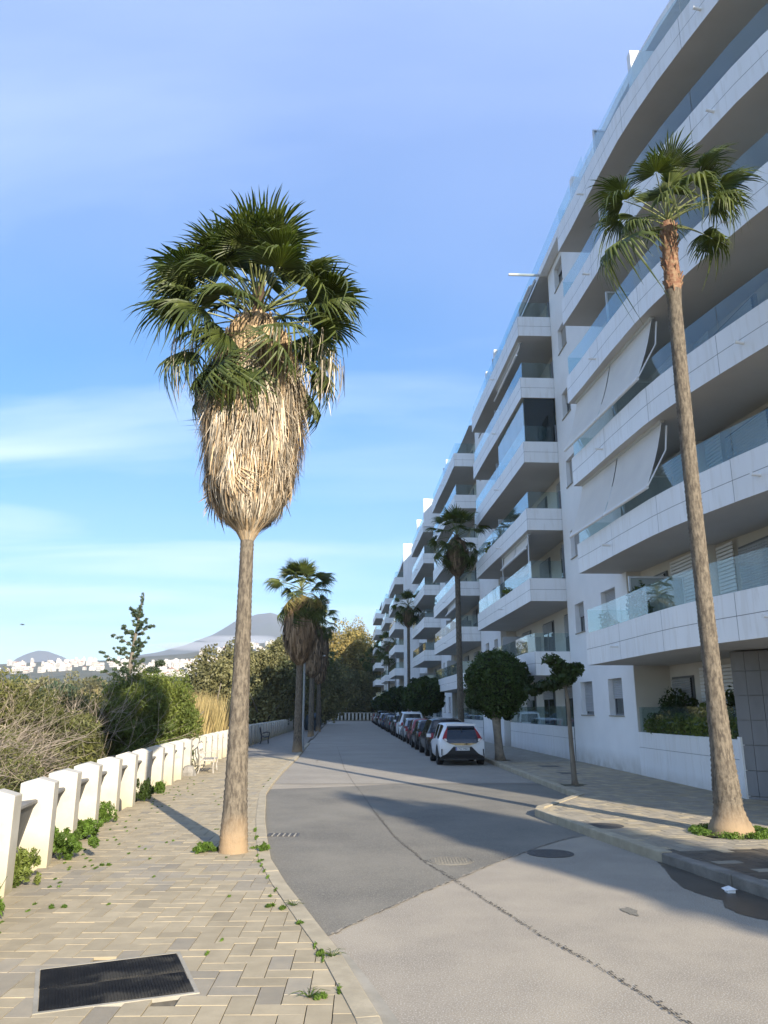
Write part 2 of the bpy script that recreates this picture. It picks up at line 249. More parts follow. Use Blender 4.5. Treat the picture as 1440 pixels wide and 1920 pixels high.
def npmesh(name, V, F, mats, tint=None, smooth=False):
    me = bpy.data.meshes.new(name); nv, nf, k = len(V), len(F), F.shape[1]
    me.vertices.add(nv); me.vertices.foreach_set('co', V.astype(np.float32).ravel())
    me.loops.add(nf * k); me.loops.foreach_set('vertex_index', F.astype(np.int32).ravel())
    me.polygons.add(nf); me.polygons.foreach_set('loop_start', np.arange(0, nf * k, k, dtype=np.int32)); me.polygons.foreach_set('loop_total', np.full(nf, k, dtype=np.int32))
    for m in mats: me.materials.append(M[m])
    if tint is not None:
        at = me.attributes.new('tint', 'FLOAT', 'FACE'); at.data.foreach_set('value', tint.astype(np.float32))
    if smooth: me.polygons.foreach_set('use_smooth', np.ones(nf, dtype=bool))
    me.update(calc_edges=True); me.validate(); return me
def copy_tree(o, parent=None, loc=None, rotz=None, scale=None):
    c = o.copy(); COL.objects.link(c)
    if parent is not None: c.parent = parent
    if loc is not None: c.location = loc
    if rotz is not None: c.rotation_euler = (0, 0, rotz)
    if scale is not None: c.scale = (scale,) * 3 if not hasattr(scale, '__len__') else scale
    for ch in o.children: copy_tree(ch, c)
    return c
def interp(pl, y):
    for (x0, y0), (x1, y1) in zip(pl, pl[1:]):
        if y <= y1: return x0 + (x1 - x0) * (y - y0) / (y1 - y0)
    return pl[-1][0]

# ------------------------------------------------------------------ ground, road, pavements
LK = [(1.1, -6), (0.45, 3), (-0.02, 5.7), (-0.35, 7.06), (-0.66, 8.1), (-1.1, 9.6), (-1.52, 11.2), (-1.84, 13), (-2.2, 15.2), (-2.52, 17.4), (-2.86, 19.8), (-3.1, 23), (-3.3, 26.3), (-3.7, 35), (-4.9, 55), (-6.35, 79), (-9.3, 130), (-10, 147)]
RK = [(6.8, -6), (5.9, 0), (4.95, 5), (4.2, 9.0), (3.75, 11.2), (3.3, 13.6), (2.93, 15.9)]
RK2 = [(4.45, 18.7), (4.28, 24), (4.08, 31), (3.06, 57.4), (1.6, 92), (-0.6, 147)]
WALL = [(-3.0, 2.2), (-4.09, 9.05), (-4.29, 10.54), (-4.6, 12.1), (-4.86, 13.8), (-5.05, 15.41), (-5.25, 17.12), (-5.43, 18.9), (-5.6, 20.7), (-5.8, 22.75), (-6.0, 24.8), (-6.3, 28.4), (-6.66, 32.9), (-6.95, 37.0)]
WALL2 = [(-7.5, 42.6), (-7.9, 52), (-9.0, 79), (-10.4, 105), (-12.1, 147)]
def rkx(y): return interp(RK, y) if y < 15.9 else (interp([RK[-1], RK2[0]], y) if y < 18.7 else interp(RK2, y))
def terrain():
    rs = np.concatenate([np.linspace(0, 60, 31), np.geomspace(64, 9000, 60)]); th = np.linspace(0, 2 * np.pi, 145)[:-1]
    X = rs[:, None] * np.sin(th)[None]; Y = rs[:, None] * np.cos(th)[None]
    Z = np.full(X.shape, -0.06)
    left = np.clip((-6.8 - X - 0.055 * Y) / 7.0, 0, 1); left = np.where((Y < 160) & (Y > -60), left, 1)
    left = np.where((X > -6) & (rs[:, None] < 160), 0, left)
    Z = Z - 2.6 * left * left * (3 - 2 * left)
    Z = Z + np.where(rs[:, None] > 200, np.clip((rs[:, None] - 200) / 1200, 0, 1) * 8, 0)
    V = np.stack([X.ravel(), Y.ravel(), Z.ravel()], 1); n = len(th); F = []
    for i in range(len(rs) - 1):
        for k in range(n): F.append((i * n + k, (i + 1) * n + k, (i + 1) * n + (k + 1) % n, i * n + (k + 1) % n))
    link('ground', npmesh('ground', V, np.array(F), ['earth']), kind='structure')
terrain()
def strip(name, left, right, z, m, kind='structure', parent=None, mi2=None):
    mb = MB(); n = len(left)
    vs = [(x, y, z) for x, y in left] + [(x, y, z) for x, y in right]
    mb.add(vs, [(i, n + i, n + i + 1, i + 1) for i in range(n - 1)]); return mb.build(name, m, parent, kind=kind, loc=(0, 0, 0))
ys = [-6, 0, 3, 5.7, 7.06, 8.1, 9.6, 11.2, 13, 15.2, 15.9, 18.7, 21, 23, 26.3, 31, 35, 45, 57.4, 79, 105, 130, 147]
strip('road', [(interp(LK, y) + (-0.1), y) for y in ys], [(rkx(y) + 0.15, y) for y in ys], 0.0, 'asphalt')
# darker resurfaced stretch between the two seams, and the older asphalt beyond it
def seamy(t): return 7.6 + t * (15.5 - 7.6)
seam = [(-0.50, 7.75), (-0.11, 8.5), (0.22, 9.05), (0.49, 9.57), (0.9, 10.2), (1.24, 10.79), (1.7, 11.5), (2.22, 12.28), (2.75, 13.0), (3.2, 13.6)]
py_ = [7.75, 8.5, 9.05, 9.57, 10.2, 10.79, 11.5, 12.28, 13.0, 13.6, 14.6, 15.9, 17.3, 18.7, 20.0, 21.1]
strip('road_patch', [(interp(LK, y) - .05, y) for y in py_] + [(-1.15, 21.8), (.3, 22.6)], [(interp(seam, y) if y < 13.6 else rkx(y) + .1, y) for y in py_] + [(4.45, 21.9), (4.45, 22.65)], 0.004, 'asphalt2')
strip('road_far_surface', [(interp(LK, y) + 0.02, y) for y in (22.55, 26, 31, 35, 45, 57.4, 79, 105, 130, 147)], [(rkx(y) - 0.02, y) for y in (22.7, 26, 31, 35, 45, 57.4, 79, 105, 130, 147)], 0.008, 'asphalt3')
def ragged(name, pts, w, z, m, step=0.08, jx=0.02, parent=None, kind='structure', gap=0.12):
    P = [Vector((x, y, 0)) for x, y in pts]; L = []
    for a, b in zip(P, P[1:]):
        n = max(2, int((b - a).length / step))
        for i in range(n): L.append(a.lerp(b, i / n))
    mb = MB()
    for a, b in zip(L, L[1:]):
        if rnd.random() < gap: continue
        d = (b - a).normalized(); s = Vector((-d.y, d.x, 0)); w0 = w * rnd.uniform(0.3, 1.4); w1 = w * rnd.uniform(0.3, 1.4); o0 = s * rnd.uniform(-jx, jx)
        mb.add([a + s * w0 + o0 + Vector((0, 0, z)), a - s * w0 + o0 + Vector((0, 0, z)), b - s * w1 + o0 + Vector((0, 0, z)), b + s * w1 + o0 + Vector((0, 0, z))], [(0, 1, 2, 3)])
    return mb.build(name, m, parent, kind=kind, loc=(0, 0, 0))
crack = [(2.35, 4.6), (2.0, 5.73), (1.78, 6.67), (1.48, 7.59), (1.19, 8.73), (0.84, 10.14), (0.57, 11.14), (0.17, 13.37), (-0.22, 16.76), (-0.52, 19.83), (-0.92, 23.43), (-1.42, 28.69), (-2.63, 45.02)]
ragged('road_crack', crack, 0.006, 0.010, 'crack', 0.025, 0.016, gap=0.12)
ragged('road_crack', [(x + 0.012, y) for x, y in crack[:9]], 0.007, 0.0105, 'crack', 0.03, 0.03, gap=0.5)
ragged('road_seam', seam, 0.011, 0.009, 'asphalt', 0.05, 0.02, gap=0.25)
ragged('road_crack', [(x, y - 0.03) for x, y in seam], 0.005, 0.0105, 'crack', 0.1, 0.02, gap=0.4)
# left gutter strip of pale concrete close to the camera
strip('gutter', [(interp(LK, y) + 0.0, y) for y in (1, 3, 5.0, 5.7, 6.4, 7.06, 7.6)], [(interp(LK, y) + w, y) for y, w in ((1, .15), (3, .145), (5.0, .14), (5.7, .135), (6.4, .12), (7.06, .09), (7.6, .03))], 0.006, 'gutter')
# damp patches at the right kerb
def blob(name, cx, cy, pts, z, m):
    mb = MB(); mb.add([(x, y, z) for x, y in pts], [tuple(range(len(pts)))]); return mb.build(name, m, kind='structure', loc=(0, 0, 0))
wetpts = []
a_ = [(3.72, 11.3), (3.62, 10.7), (3.50, 10.1), (3.47, 9.7), (3.55, 9.35), (3.66, 9.1), (3.62, 8.95), (3.56, 8.75), (3.60, 8.5), (3.72, 8.33), (3.9, 8.25), (4.05, 8.1), (4.3, 7.9)]
for (x0, y0), (x1, y1) in zip(a_, a_[1:]):
    for k in range(6): wetpts.append((x0 + (x1 - x0) * k / 6 + rnd.uniform(-.018, .018), y0 + (y1 - y0) * k / 6 + rnd.uniform(-.02, .02)))
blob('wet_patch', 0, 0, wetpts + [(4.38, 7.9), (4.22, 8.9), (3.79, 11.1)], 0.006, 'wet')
blob('wet_patch', 0, 0, [(2.52 + .07 * math.cos(a) * (1 + .3 * math.sin(3 * a)), 8.62 + .16 * math.sin(a) * (1 + .25 * math.cos(5 * a))) for a in np.linspace(0, 6.28, 25)[:-1]], 0.006, 'asphalt2')

def clipx(poly, f, keep_less):
    if len(poly) < 3: return []
    # clip a polygon against the line x = f(y) linearised at the polygon's y range
    ys_ = [p[1] for p in poly]; y0, y1 = min(ys_) - .01, max(ys_) + .01; a = (f(y0), y0); b = (f(y1), y1)
    def side(p): v = (b[0] - a[0]) * (p[1] - a[1]) - (b[1] - a[1]) * (p[0] - a[0]); return v if keep_less else -v
    out = []
    for i, p in enumerate(poly):
        q = poly[(i + 1) % len(poly)]; sp, sq = side(p), side(q)
        if sp >= 0: out.append(p)
        if (sp >= 0) != (sq >= 0):
            t = sp / (sp - sq); out.append((p[0] + (q[0] - p[0]) * t, p[1] + (q[1] - p[1]) * t))
    return out
def herring(x0, x1, y0, y1, ang, L=0.36, Wd=0.18):
    """herringbone cells as rectangles (cx, cy, lx, ly) in a frame turned by ang"""
    u = Wd; out = []; n = int(max(x1 - x0, y1 - y0) / u) + 40
    for i in range(-n, n):
        for j in range(-n, n):
            k = (i - j) % 4
            if k == 0: out.append((i * u, j * u, 2 * u, u))       # lies along x: covers i..i+2
            elif k == 3 and True: out.append((i * u, j * u, u, 2 * u))  # stands along y: covers j..j+2
    ca, sa = math.cos(ang), math.sin(ang); res = []
    for (a, b, lx, ly) in out:
        g = 0.0035; c = [(a + g, b + g), (a + lx - g, b + g), (a + lx - g, b + ly - g), (a + g, b + ly - g)]
        c = [(p[0] * ca - p[1] * sa, p[0] * sa + p[1] * ca) for p in c]; cx = sum(p[0] for p in c) / 4; cy = sum(p[1] for p in c) / 4
        res.append((cx, cy, c))
    return res
def paver_mesh(mb, poly, z, mi=0, t=0.5):
    n = len(poly)
    if n < 3: return
    cx = sum(p[0] for p in poly) / n; cy = sum(p[1] for p in poly) / n; dz = rnd.uniform(-0.002, 0.002); tx = rnd.uniform(-.01, .01); ty = rnd.uniform(-.01, .01)
    top = []
    for x, y in poly:
        dx, dy = x - cx, y - cy; l = math.hypot(dx, dy) + 1e-6; s = max(0, 1 - 0.0025 / l); top.append((cx + dx * s, cy + dy * s, z + dz + tx * dx + ty * dy))
    lo = [(x, y, z + dz - 0.0014 + tx * (x - cx) + ty * (y - cy)) for x, y in poly]; bot = [(x, y, z - 0.03) for x, y in poly]
    mb.add(top + lo + bot, [tuple(range(n))] + [(n + i, n + (i + 1) % n, (i + 1) % n, i) for i in range(n)] + [(2 * n + i, 2 * n + (i + 1) % n, n + (i + 1) % n, n + i) for i in range(n)], mi, t)
COVER = [(-2.662, 6.638), (-1.714, 7.055), (-1.349, 6.152), (-2.304, 5.774)]
def in_poly(p, poly, grow=0.0):
    cx = sum(q[0] for q in poly) / len(poly); cy = sum(q[1] for q in poly) / len(poly)
    for i in range(len(poly)):
        a, b = poly[i], poly[(i + 1) % len(poly)]; ex, ey = b[0] - a[0], b[1] - a[1]; l = math.hypot(ex, ey)
        d = (ex * (p[1] - a[1]) - ey * (p[0] - a[0])) / l; dc = (ex * (cy - a[1]) - ey * (cx - a[0])) / l
        if d * (1 if dc > 0 else -1) < -grow: return False
    return True
def pavement(name, cells, z, fl, fr, ymin, ymax, avoid, matf, holes):
    base = MB(); ylist = [ymin + (ymax - ymin) * i / 40 for i in range(41)]
    base.add([(fl(y), y, z - 0.022) for y in ylist] + [(fr(y), y, z - 0.022) for y in ylist], [(i, 41 + i, 42 + i, i + 1) for i in range(40)])
    root = base.build(name, 'bedding', kind='structure', loc=(0, 0, 0)); good = []
    for cx, cy, c in cells:
        if cy < ymin or cy > ymax or cx < fl(cy) - .25 or cx > fr(cy) + .25: continue
        if any(in_poly(p, h, 0.0) for h in holes for p in ([(cx, cy)] )): continue
        good.append((cx, cy, c))
    good.sort(key=lambda g: g[0] ** 2 + g[1] ** 2); vis = []; rest = MB(); cnt = 0
    for cx, cy, c in good:
        p = clipx(clipx(c, fl, False), fr, True)
        if len(p) < 3: continue
        mi = matf(cx, cy); t = min(1, max(0, rnd.gauss(0.5, 0.22)))
        # the 300 largest in view become parts
        if cnt < 298 and cy > 4.9 and abs(cx) < 0.53 * cy + 0.1:
            mb = MB(); paver_mesh(mb, p, z, mi, t); mb.build('paver', ['paver', 'paverg', 'paverw'], root, tint=True); cnt += 1
        else: paver_mesh(rest, p, z, mi, t)
    rest.build('paving', ['paver', 'paverg', 'paverw'], root, tint=True, kind='stuff', loc=(0, 0, 0))
    return root
cells = herring(-12, 8, 0, 42, R(1.6))
KW = 0.17
def lpm(x, y):
    n = mnoise.noise(Vector((x * 0.9, y * 0.9, 3)))
    d = min(math.hypot(x - c[0], y - c[1]) for c in COVER)
    if in_poly((x, y), COVER, 0.28): return 1 if rnd.random() < 0.55 else 0
    if abs(y - (10.4 + 0.1 * x)) < 0.75: return 1 if rnd.random() < 0.6 else 0
    return 1 if rnd.random() < 0.05 + 0.05 * (n > 0.25) else 0
big_cover_hole = [(COVER[0][0] - .03, COVER[0][1] + .03), (COVER[1][0] + .03, COVER[1][1] + .03), (COVER[2][0] + .03, COVER[2][1] - .03), (COVER[3][0] - .03, COVER[3][1] - .03)]
lw = WALL + WALL2
pav_left = pavement('pavement_left', cells, 0.05, lambda y: interp(lw, y) - 0.1, lambda y: interp(LK, y) - KW, -3.0, 34.0, None, lpm, [big_cover_hole])
strip('footpath_left_far', [(interp(lw, y), y) for y in (34, 40, 52, 79, 105, 147)], [(interp(LK, y) - KW, y) for y in (34, 40, 52, 79, 105, 147)], 0.045, mat('far_paving', (0.27, 0.245, 0.20), (0.21, 0.19, 0.16), 3, 0.9, coord='World'))
FAC = None
P0 = Vector((7.63, 23.96)); AX = Vector((-0.04628039, 0.99892849)); NX = Vector((-0.99892849, -0.04628039))
def off(s): return 0.0 if s < 19 else (0.3 if s < 41.5 else (0.5 if s < 67 else 1.3 + max(0, s - 88) * 0.022))
def W(s, d, z=0.0, o=None):
    dd = d + (off(s) if o is None else o); p = P0 + AX * s + NX * dd; return (p.x, p.y, z)
def bx(y):  # x of the building line at world y
    s = (y - P0.y); return W(s, -0.15)[0] if y > 17.4 else W(s, -0.15)[0] + (17.4 - y) * 1.0 + 0.6
def rpm(x, y):
    wn = mnoise.noise(Vector((x * 1.1, y * 0.8, 9)))
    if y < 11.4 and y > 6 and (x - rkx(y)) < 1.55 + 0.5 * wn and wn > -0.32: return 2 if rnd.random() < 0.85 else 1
    return 1 if rnd.random() < 0.6 else 0
def pit(cx, cy, r, n=10): return [(cx + r * math.cos(2 * math.pi * k / n), cy + r * math.sin(2 * math.pi * k / n)) for k in range(n)]
PITS = [(5.4, 12.85, .5), (4.89, 20.85, .4), (4.52, 31.0, .4)]
cells2 = herring(0, 14, 0, 36, R(10))
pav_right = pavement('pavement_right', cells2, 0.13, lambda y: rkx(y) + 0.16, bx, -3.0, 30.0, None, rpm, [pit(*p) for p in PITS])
strip('footpath_right_far', [(rkx(y) + .1, y) for y in (30, 40, 57.4, 79, 105, 147)], [(W(y - P0.y, -.1)[0], y) for y in (30, 40, 57.4, 79, 105, 147)], 0.125, 'gutter')
for cx, cy, r in PITS:
    mb = MB(); p = pit(cx, cy, r - .02, 16); mb.add([(x, y, .125) for x, y in p], [tuple(range(16))]); mb.build('soil', 'earth', kind='structure')
# kerbs, stone by stone
def kerb(name, pl, w, z, side, m, step, ymax, zb=-0.05, wob=0.004):
    root = empty(name, (0, 0, 0), kind='structure'); P = [Vector((x, y)) for x, y in pl]; seg = []
    for a, b in zip(P, P[1:]):
        L = (b - a).length; n = max(1, round(L / step))
        for i in range(n): seg.append((a.lerp(b, i / n), a.lerp(b, (i + 1) / n)))
    for a, b in seg:
        if a.y > ymax: break
        d = (b - a); L = d.length; d /= L; n = Vector((d.y, -d.x)) * side; g = 0.004; a2 = a + d * g; b2 = b - d * g; zz = z + rnd.uniform(-wob, wob); o = rnd.uniform(-wob, wob); mb = MB()
        r = 0.018
        prof = [(o, zb), (o, zz - r), (o + r * .35, zz - r * .3), (o + r, zz), (w, zz), (w, zb)]
        vs = [(a2.x + n.x * q, a2.y + n.y * q, h) for q, h in prof] + [(b2.x + n.x * q, b2.y + n.y * q, h) for q, h in prof]; k = len(prof)
        mb.add(vs, [(i, i + 1, k + i + 1, k + i) for i in range(k - 1)] + [tuple(range(k)), tuple(range(2 * k - 1, k - 1, -1))])
        mb.build('kerb_stone', m, root)
    return root
kerb('kerb_left', LK[1:], KW, 0.058, -1, 'kerb', 1.0, 48)
kerb('kerb_left_far', [(x, y) for x, y in LK[14:]], KW, 0.10, -1, 'kerb2', 6.0, 200)
kerb('kerb_right', [(6.35, -3), (5.9, 0), (4.95, 5), (4.2, 9.0), (3.75, 11.2)], 0.16, 0.14, 1, 'kerb2', 0.72, 60, wob=0.014)
kerb('kerb_corner', [(3.75, 11.2), (3.3, 13.6), (2.93, 15.9), (3.05, 16.35), (3.4, 16.85), (4.45, 18.7), (4.28, 24), (4.08, 31), (3.06, 57.4)], 0.16, 0.14, 1, 'kerb', 1.0, 60)

# ------------------------------------------------------------------ covers and grates
def round_cover(cx, cy, r, z, label, m='iron'):
    root = empty('manhole_cover', (cx, cy, z), label, 'manhole cover', 'round covers set in the ground')
    mb = MB(); mb.lathe([(r * 1.14, z), (r * 1.14, z + .006), (r * 1.03, z + .007), (r * 1.03, z)], 28, (cx, cy), cap=False); mb.build('rim_ring', 'asphalt2' if m != 'iron' else 'iron', root)
    mb = MB(); mb.lathe([(r, z), (r, z + .006), (r * .98, z + .009)], 28, (cx, cy)); 
    for i in range(-6, 7):
        for j in range(-6, 7):
            x, y = i * r / 6.8, j * r / 6.8
            if math.hypot(x, y) < r * .86: mb.box(cx + x - r * .05, cx + x + r * .05, cy + y - r * .05, cy + y + r * .05, z + .009, z + .0125)
    mb.build('lid', m, root)
round_cover(0.91, 11.36, .28, 0.004, 'round manhole cover in sun on the dark asphalt beside the long crack', 'asphalt2')
round_cover(2.39, 11.9, .29, 0.004, 'round manhole cover in shade on the road near the right kerb', 'iron')
round_cover(3.68, 13.7, .27, 0.13, 'round dark cover with weeds at its rim on the right pavement', 'iron')
def plate_cover(c, z, label, rows, m, name='access_cover', pad=0.03, slope=0):
    A, B, C_, D = [Vector((x, y)) for x, y in c]; cen = (A + B + C_ + D) / 4; root = empty(name, (cen.x, cen.y, z), label, 'ground cover')
    def q(u, v, h): p = A.lerp(B, u).lerp(D.lerp(C_, u), v); return (p.x, p.y, h)
    mb = MB(); T = lambda u, v, h: q(u, v, h)
    for (u0, u1, v0, v1) in ((-.03, 1.03, -.03, 0), (-.03, 1.03, 1, 1.03), (-.03, 0, 0, 1), (1, 1.03, 0, 1)): mb.box(u0, u1, v0, v1, z - .03, z + .004, T=T)
    mb.build('edge_frame', 'gutter', root)
    for hv in (0, 1):
        mb = MB(); v0, v1 = hv * .5 + .004, hv * .5 + .496; mb.box(.004, .996, v0, v1, z - .03, z + .002, T=T)
        if rows:
            n = rows
            for i in range(n):
                u = .02 + .96 * i / n; mb.box(u, u + .55 / n, v0 + .02, v1 - .02, z + .002, z + .006, T=T)
        mb.build('cover_panel', m, root)
    return root
plate_cover(COVER, 0.052, 'large black ribbed rectangular cover sunk in the beige pavers in the foreground', 44, 'rubber')
plate_cover([(5.35, 24.25), (5.95, 24.2), (5.9, 24.95), (5.3, 25.0)], 0.132, 'square dark cover on the right pavement, nearer the young tree', 0, 'iron')
plate_cover([(5.35, 27.2), (6.0, 27.15), (5.95, 27.95), (5.3, 28.0)], 0.132, 'square dark cover on the right pavement, farther from the young tree', 0, 'iron')
root = empty('drain_grate', (-1.66, 13.55, .004), 'slotted iron drain grate on the road against the left kerb', 'drain grate')
for i in range(10): 
    mb = MB(); mb.box(-1.88 + i * .045, -1.855 + i * .045, 13.42, 13.72, .004, .014); mb.build('bar', 'gutter' if i % 2 else 'iron', root)
mb = MB(); mb.box(-1.92, -1.40, 13.38, 13.76, .002, .008); mb.build('grate_frame', 'iron', root)
round_cover(-2.62, 31.8, .05, 0.055, 'tiny round valve lid on the left pavement by the second palm')

# ------------------------------------------------------------------ left boundary wall
def walk(pl, step, start=0.0):
    P = [Vector((x, y)) for x, y in pl]; out = []; need = start; 
    for a, b in zip(P, P[1:]):
        L = (b - a).length; d = (b - a) / L
        while need <= L: out.append((a + d * need, d)); need += step
        need -= L
    return out
fence = empty('boundary_wall', (-4.2, 10, .05), 'long white wall of gabled pillars with sloped grey infill beside the left pavement', 'wall')
def pillar(parent, p, d, dep=0.42, th=0.30, h=1.13, big=1.0):
    n = Vector((-d.y, d.x)); mb = MB()     # n points away from the path (left)
    def T(u, v, z): q = p + d * u + n * v; return (q.x, q.y, z)
    zt = h; dz = 0.055; pts = [(0, zt - dz), (dep * .5, zt), (dep, zt - dz)]
    j = [rnd.uniform(-.008, .008) for _ in range(4)]
    vs = [T(0, 0, -.1), T(0, dep, -.1), T(0, dep, zt - dz + j[0]), T(0, dep * .5, zt + j[1]), T(0, 0, zt - dz + j[0]),
          T(th, 0, -.1), T(th, dep, -.1), T(th, dep, zt - dz + j[2]), T(th, dep * .5, zt + j[3]), T(th, 0, zt - dz + j[2])]
    mb.add(vs, [(0, 1, 2, 3, 4), (9, 8, 7, 6, 5), (0, 4, 9, 5), (4, 3, 8, 9), (3, 2, 7, 8), (2, 1, 6, 7)]); o = mb.build('pillar', 'fence', parent)
    bv = o.modifiers.new('bevel', 'BEVEL'); bv.width = 0.012; bv.segments = 2; bv.limit_method = 'ANGLE'
def infill(parent, p, d, L, h=0.98, dep=.42):
    n = Vector((-d.y, d.x)); 
    def T(u, v, z): q = p + d * u + n * v; return (q.x, q.y, z)
    for prof, m, nm in (([(.17, .82), (.15, .84), (.155, .868), (.18, .88), (.36, .86), (.36, .82)], 'coping', 'handrail_coping'),
                        ([(.185, .82), (.325, .30), (.37, .30), (.37, .82)], 'fencegrey', 'sloped_panel'),
                        ([(.32, .30), (.22, .18), (.20, -.05), (.37, -.05), (.37, .30)], 'fencegrey', 'plinth')):
        mb = MB(); k = len(prof); e = 0.002
        vs = [T(e, v, z) for v, z in prof] + [T(L - e, v, z) for v, z in prof]
        mb.add(vs, [(i, (i + 1) % k, k + (i + 1) % k, k + i) for i in range(k)] + [tuple(range(k - 1, -1, -1)), tuple(range(k, 2 * k))]); mb.build(nm, m, parent)
ws = walk(WALL, 1.62, 0.0)
# start so that pillars land on the measured ones
ws = walk([(WALL[1][0] + 1.093 / 6.85 * 4.86 , WALL[1][1] - 4.86)] + WALL[1:], 1.61, 0.06)
for i, (p, d) in enumerate(ws):
    pillar(fence, p, d)
    if i < len(ws) - 1: infill(fence, p + d * 0.30, d, 1.31)
fence2 = empty('boundary_wall', (-8, 60, .05), 'far white pillared wall in shade receding behind the benches on the left', 'wall')
w2 = walk(WALL2, 1.62, 0.0)
for i, (p, d) in enumerate(w2):
    pillar(fence2, p, d, th=0.9 if i == 0 else .5, dep=.6 if i == 0 else .45, h=1.25 if i == 0 else 1.18)
mb = MB(); 
for i, (p, d) in enumerate(w2[:-1]):
    n = Vector((-d.y, d.x)); q0 = p + d * .5 + n * .2; q1 = w2[i + 1][0] + n * .2; q2 = q1 + n * .12; q3 = q0 + n * .12
    mb.hexa([(q0.x, q0.y, -.05), (q1.x, q1.y, -.05), (q2.x, q2.y, -.05), (q3.x, q3.y, -.05), (q0.x, q0.y, .95), (q1.x, q1.y, .95), (q2.x, q2.y, .95), (q3.x, q3.y, .95)])
mb.build('infill_wall', 'fence', fence2)
fence3 = empty('end_railing', (-8, 148, 0), 'low white balustrade of posts closing the far end of the road', 'railing')
for i in range(26):
    x = -12.2 + i * .69; mb = MB(); mb.box(x, x + .36, 148, 148.3, -.1, 1.42); mb.build('post', 'fence', fence3)
mb = MB(); mb.box(-12.3, 6, 147.95, 148.35, 1.42, 1.5); mb.box(-12.3, 6, 148.0, 148.3, 0, .12); mb.build('rail', 'fence', fence3)
mb = MB(); mb.box(-12.3, 5, 147.0, 147.8, -.05, .1); mb.build('kerb_end', 'kerb2', kind='structure')

# ------------------------------------------------------------------ apartment building
ZB = lambda k: 3.31 + 2.91 * (k - 2)
bld = empty('apartment_building', W(0, -5, .13), 'nearest white apartment block with six tiers of curved glass balconies on the right', 'building')
bld2 = empty('apartment_building', W(76, -5, .13), 'farther white apartment block beyond the tall white fin, angled balconies', 'building')
def facebox(mb, s0, s1, d0, d1, z0, z1, mi=0, o=None):
    p = [W(s0, d1, z0, o), W(s0, d0, z0, o), W(s1, d0, z0, o), W(s1, d1, z0, o)]; p = p + [(x, y, z1) for x, y, _ in p]
    mb.hexa(p, mi)
def wall_holes(parent, s0, s1, z0, z1, d, holes, o, name='wall', m='white', rev=0.28, back=-0.3):
    """front sheet of a wall with real openings and reveals"""
    ss = sorted({s0, s1, *[h[0] for h in holes], *[h[1] for h in holes]}); zs = sorted({z0, z1, *[h[2] for h in holes], *[h[3] for h in holes]}); mb = MB()
    for a, b in zip(ss, ss[1:]):
        for c, e in zip(zs, zs[1:]):
            ms, mz = (a + b) / 2, (c + e) / 2
            if any(h[0] < ms < h[1] and h[2] < mz < h[3] for h in holes): continue
            mb.add([W(a, d, c, o), W(b, d, c, o), W(b, d, e, o), W(a, d, e, o)], [(0, 1, 2, 3)])
    for a, b, c, e in holes:
        mb.add([W(a, d, c, o), W(b, d, c, o), W(b, d, e, o), W(a, d, e, o), W(a, d - rev, c, o), W(b, d - rev, c, o), W(b, d - rev, e, o), W(a, d - rev, e, o)], [(0, 4, 5, 1), (1, 5, 6, 2), (2, 6, 7, 3), (3, 7, 4, 0)])
    # ends, top
    for s_ in (s0, s1): mb.add([W(s_, d, z0, o), W(s_, d - 1.2, z0, o), W(s_, d - 1.2, z1, o), W(s_, d, z1, o)], [(0, 1, 2, 3)])
    return mb.build(name, m, parent, loc=W(s0, d, z0, o))
def window(parent, a, b, c, e, d, o, shut=0.5, sill=True, slats=True, name='window'):
    """frame set back in the opening, glass, roller shutter let down to a fraction"""
    dr = d - 0.20; mb = MB(); t = .05
    for (p, q, r, s_) in ((a, a + t, c, e), (b - t, b, c, e), (a + t, b - t, c, c + t), (a + t, b - t, e - t, e), ((a + b) / 2 - .03, (a + b) / 2 + .03, c + t, e - t)): facebox(mb, p, q, dr, dr - .06, r, s_, 0, o)
    w = mb.build(name, 'frame', parent, loc=W(a, d, c, o))
    mb = MB(); facebox(mb, a + t, b - t, dr - .025, dr - .035, c + t, e - t, 0, o); mb.build('pane', 'darkglass', w, loc=W(a, d, c, o))
    mb = MB(); facebox(mb, a + .1, b - .1, dr - .25, dr - .27, c, e, 0, o); mb.build('curtain', 'curtain' if rnd.random() < .6 else 'interior', w, loc=W(a, d, c, o))  # where no curtain hangs, a dark sheet painted as the room's shade
    if shut > 0:
        zt = e - (e - c) * shut; mb = MB(); n = int((e - zt) / 0.055) if slats else 1; n = max(1, n); h = (e - zt) / n
        for i in range(n): 
            z = zt + i * h; p = [W(a + .02, dr + .025, z, o), W(b - .02, dr + .025, z, o), W(b - .02, dr + .045, z + h * .5, o), W(a + .02, dr + .045, z + h * .5, o), W(b - .02, dr + .025, z + h * .96, o), W(a + .02, dr + .025, z + h * .96, o)]
            mb.add(p, [(0, 1, 2, 3), (3, 2, 4, 5)])
        mb.build('shutter', 'shutter', w, loc=W(a, d, c, o))
    if sill:
        mb = MB(); facebox(mb, a - .03, b + .03, d + .035, d - .18, c - .04, c - .001, 0, o); mb.build('sill', 'gutter', w, loc=W(a, d, c, o))
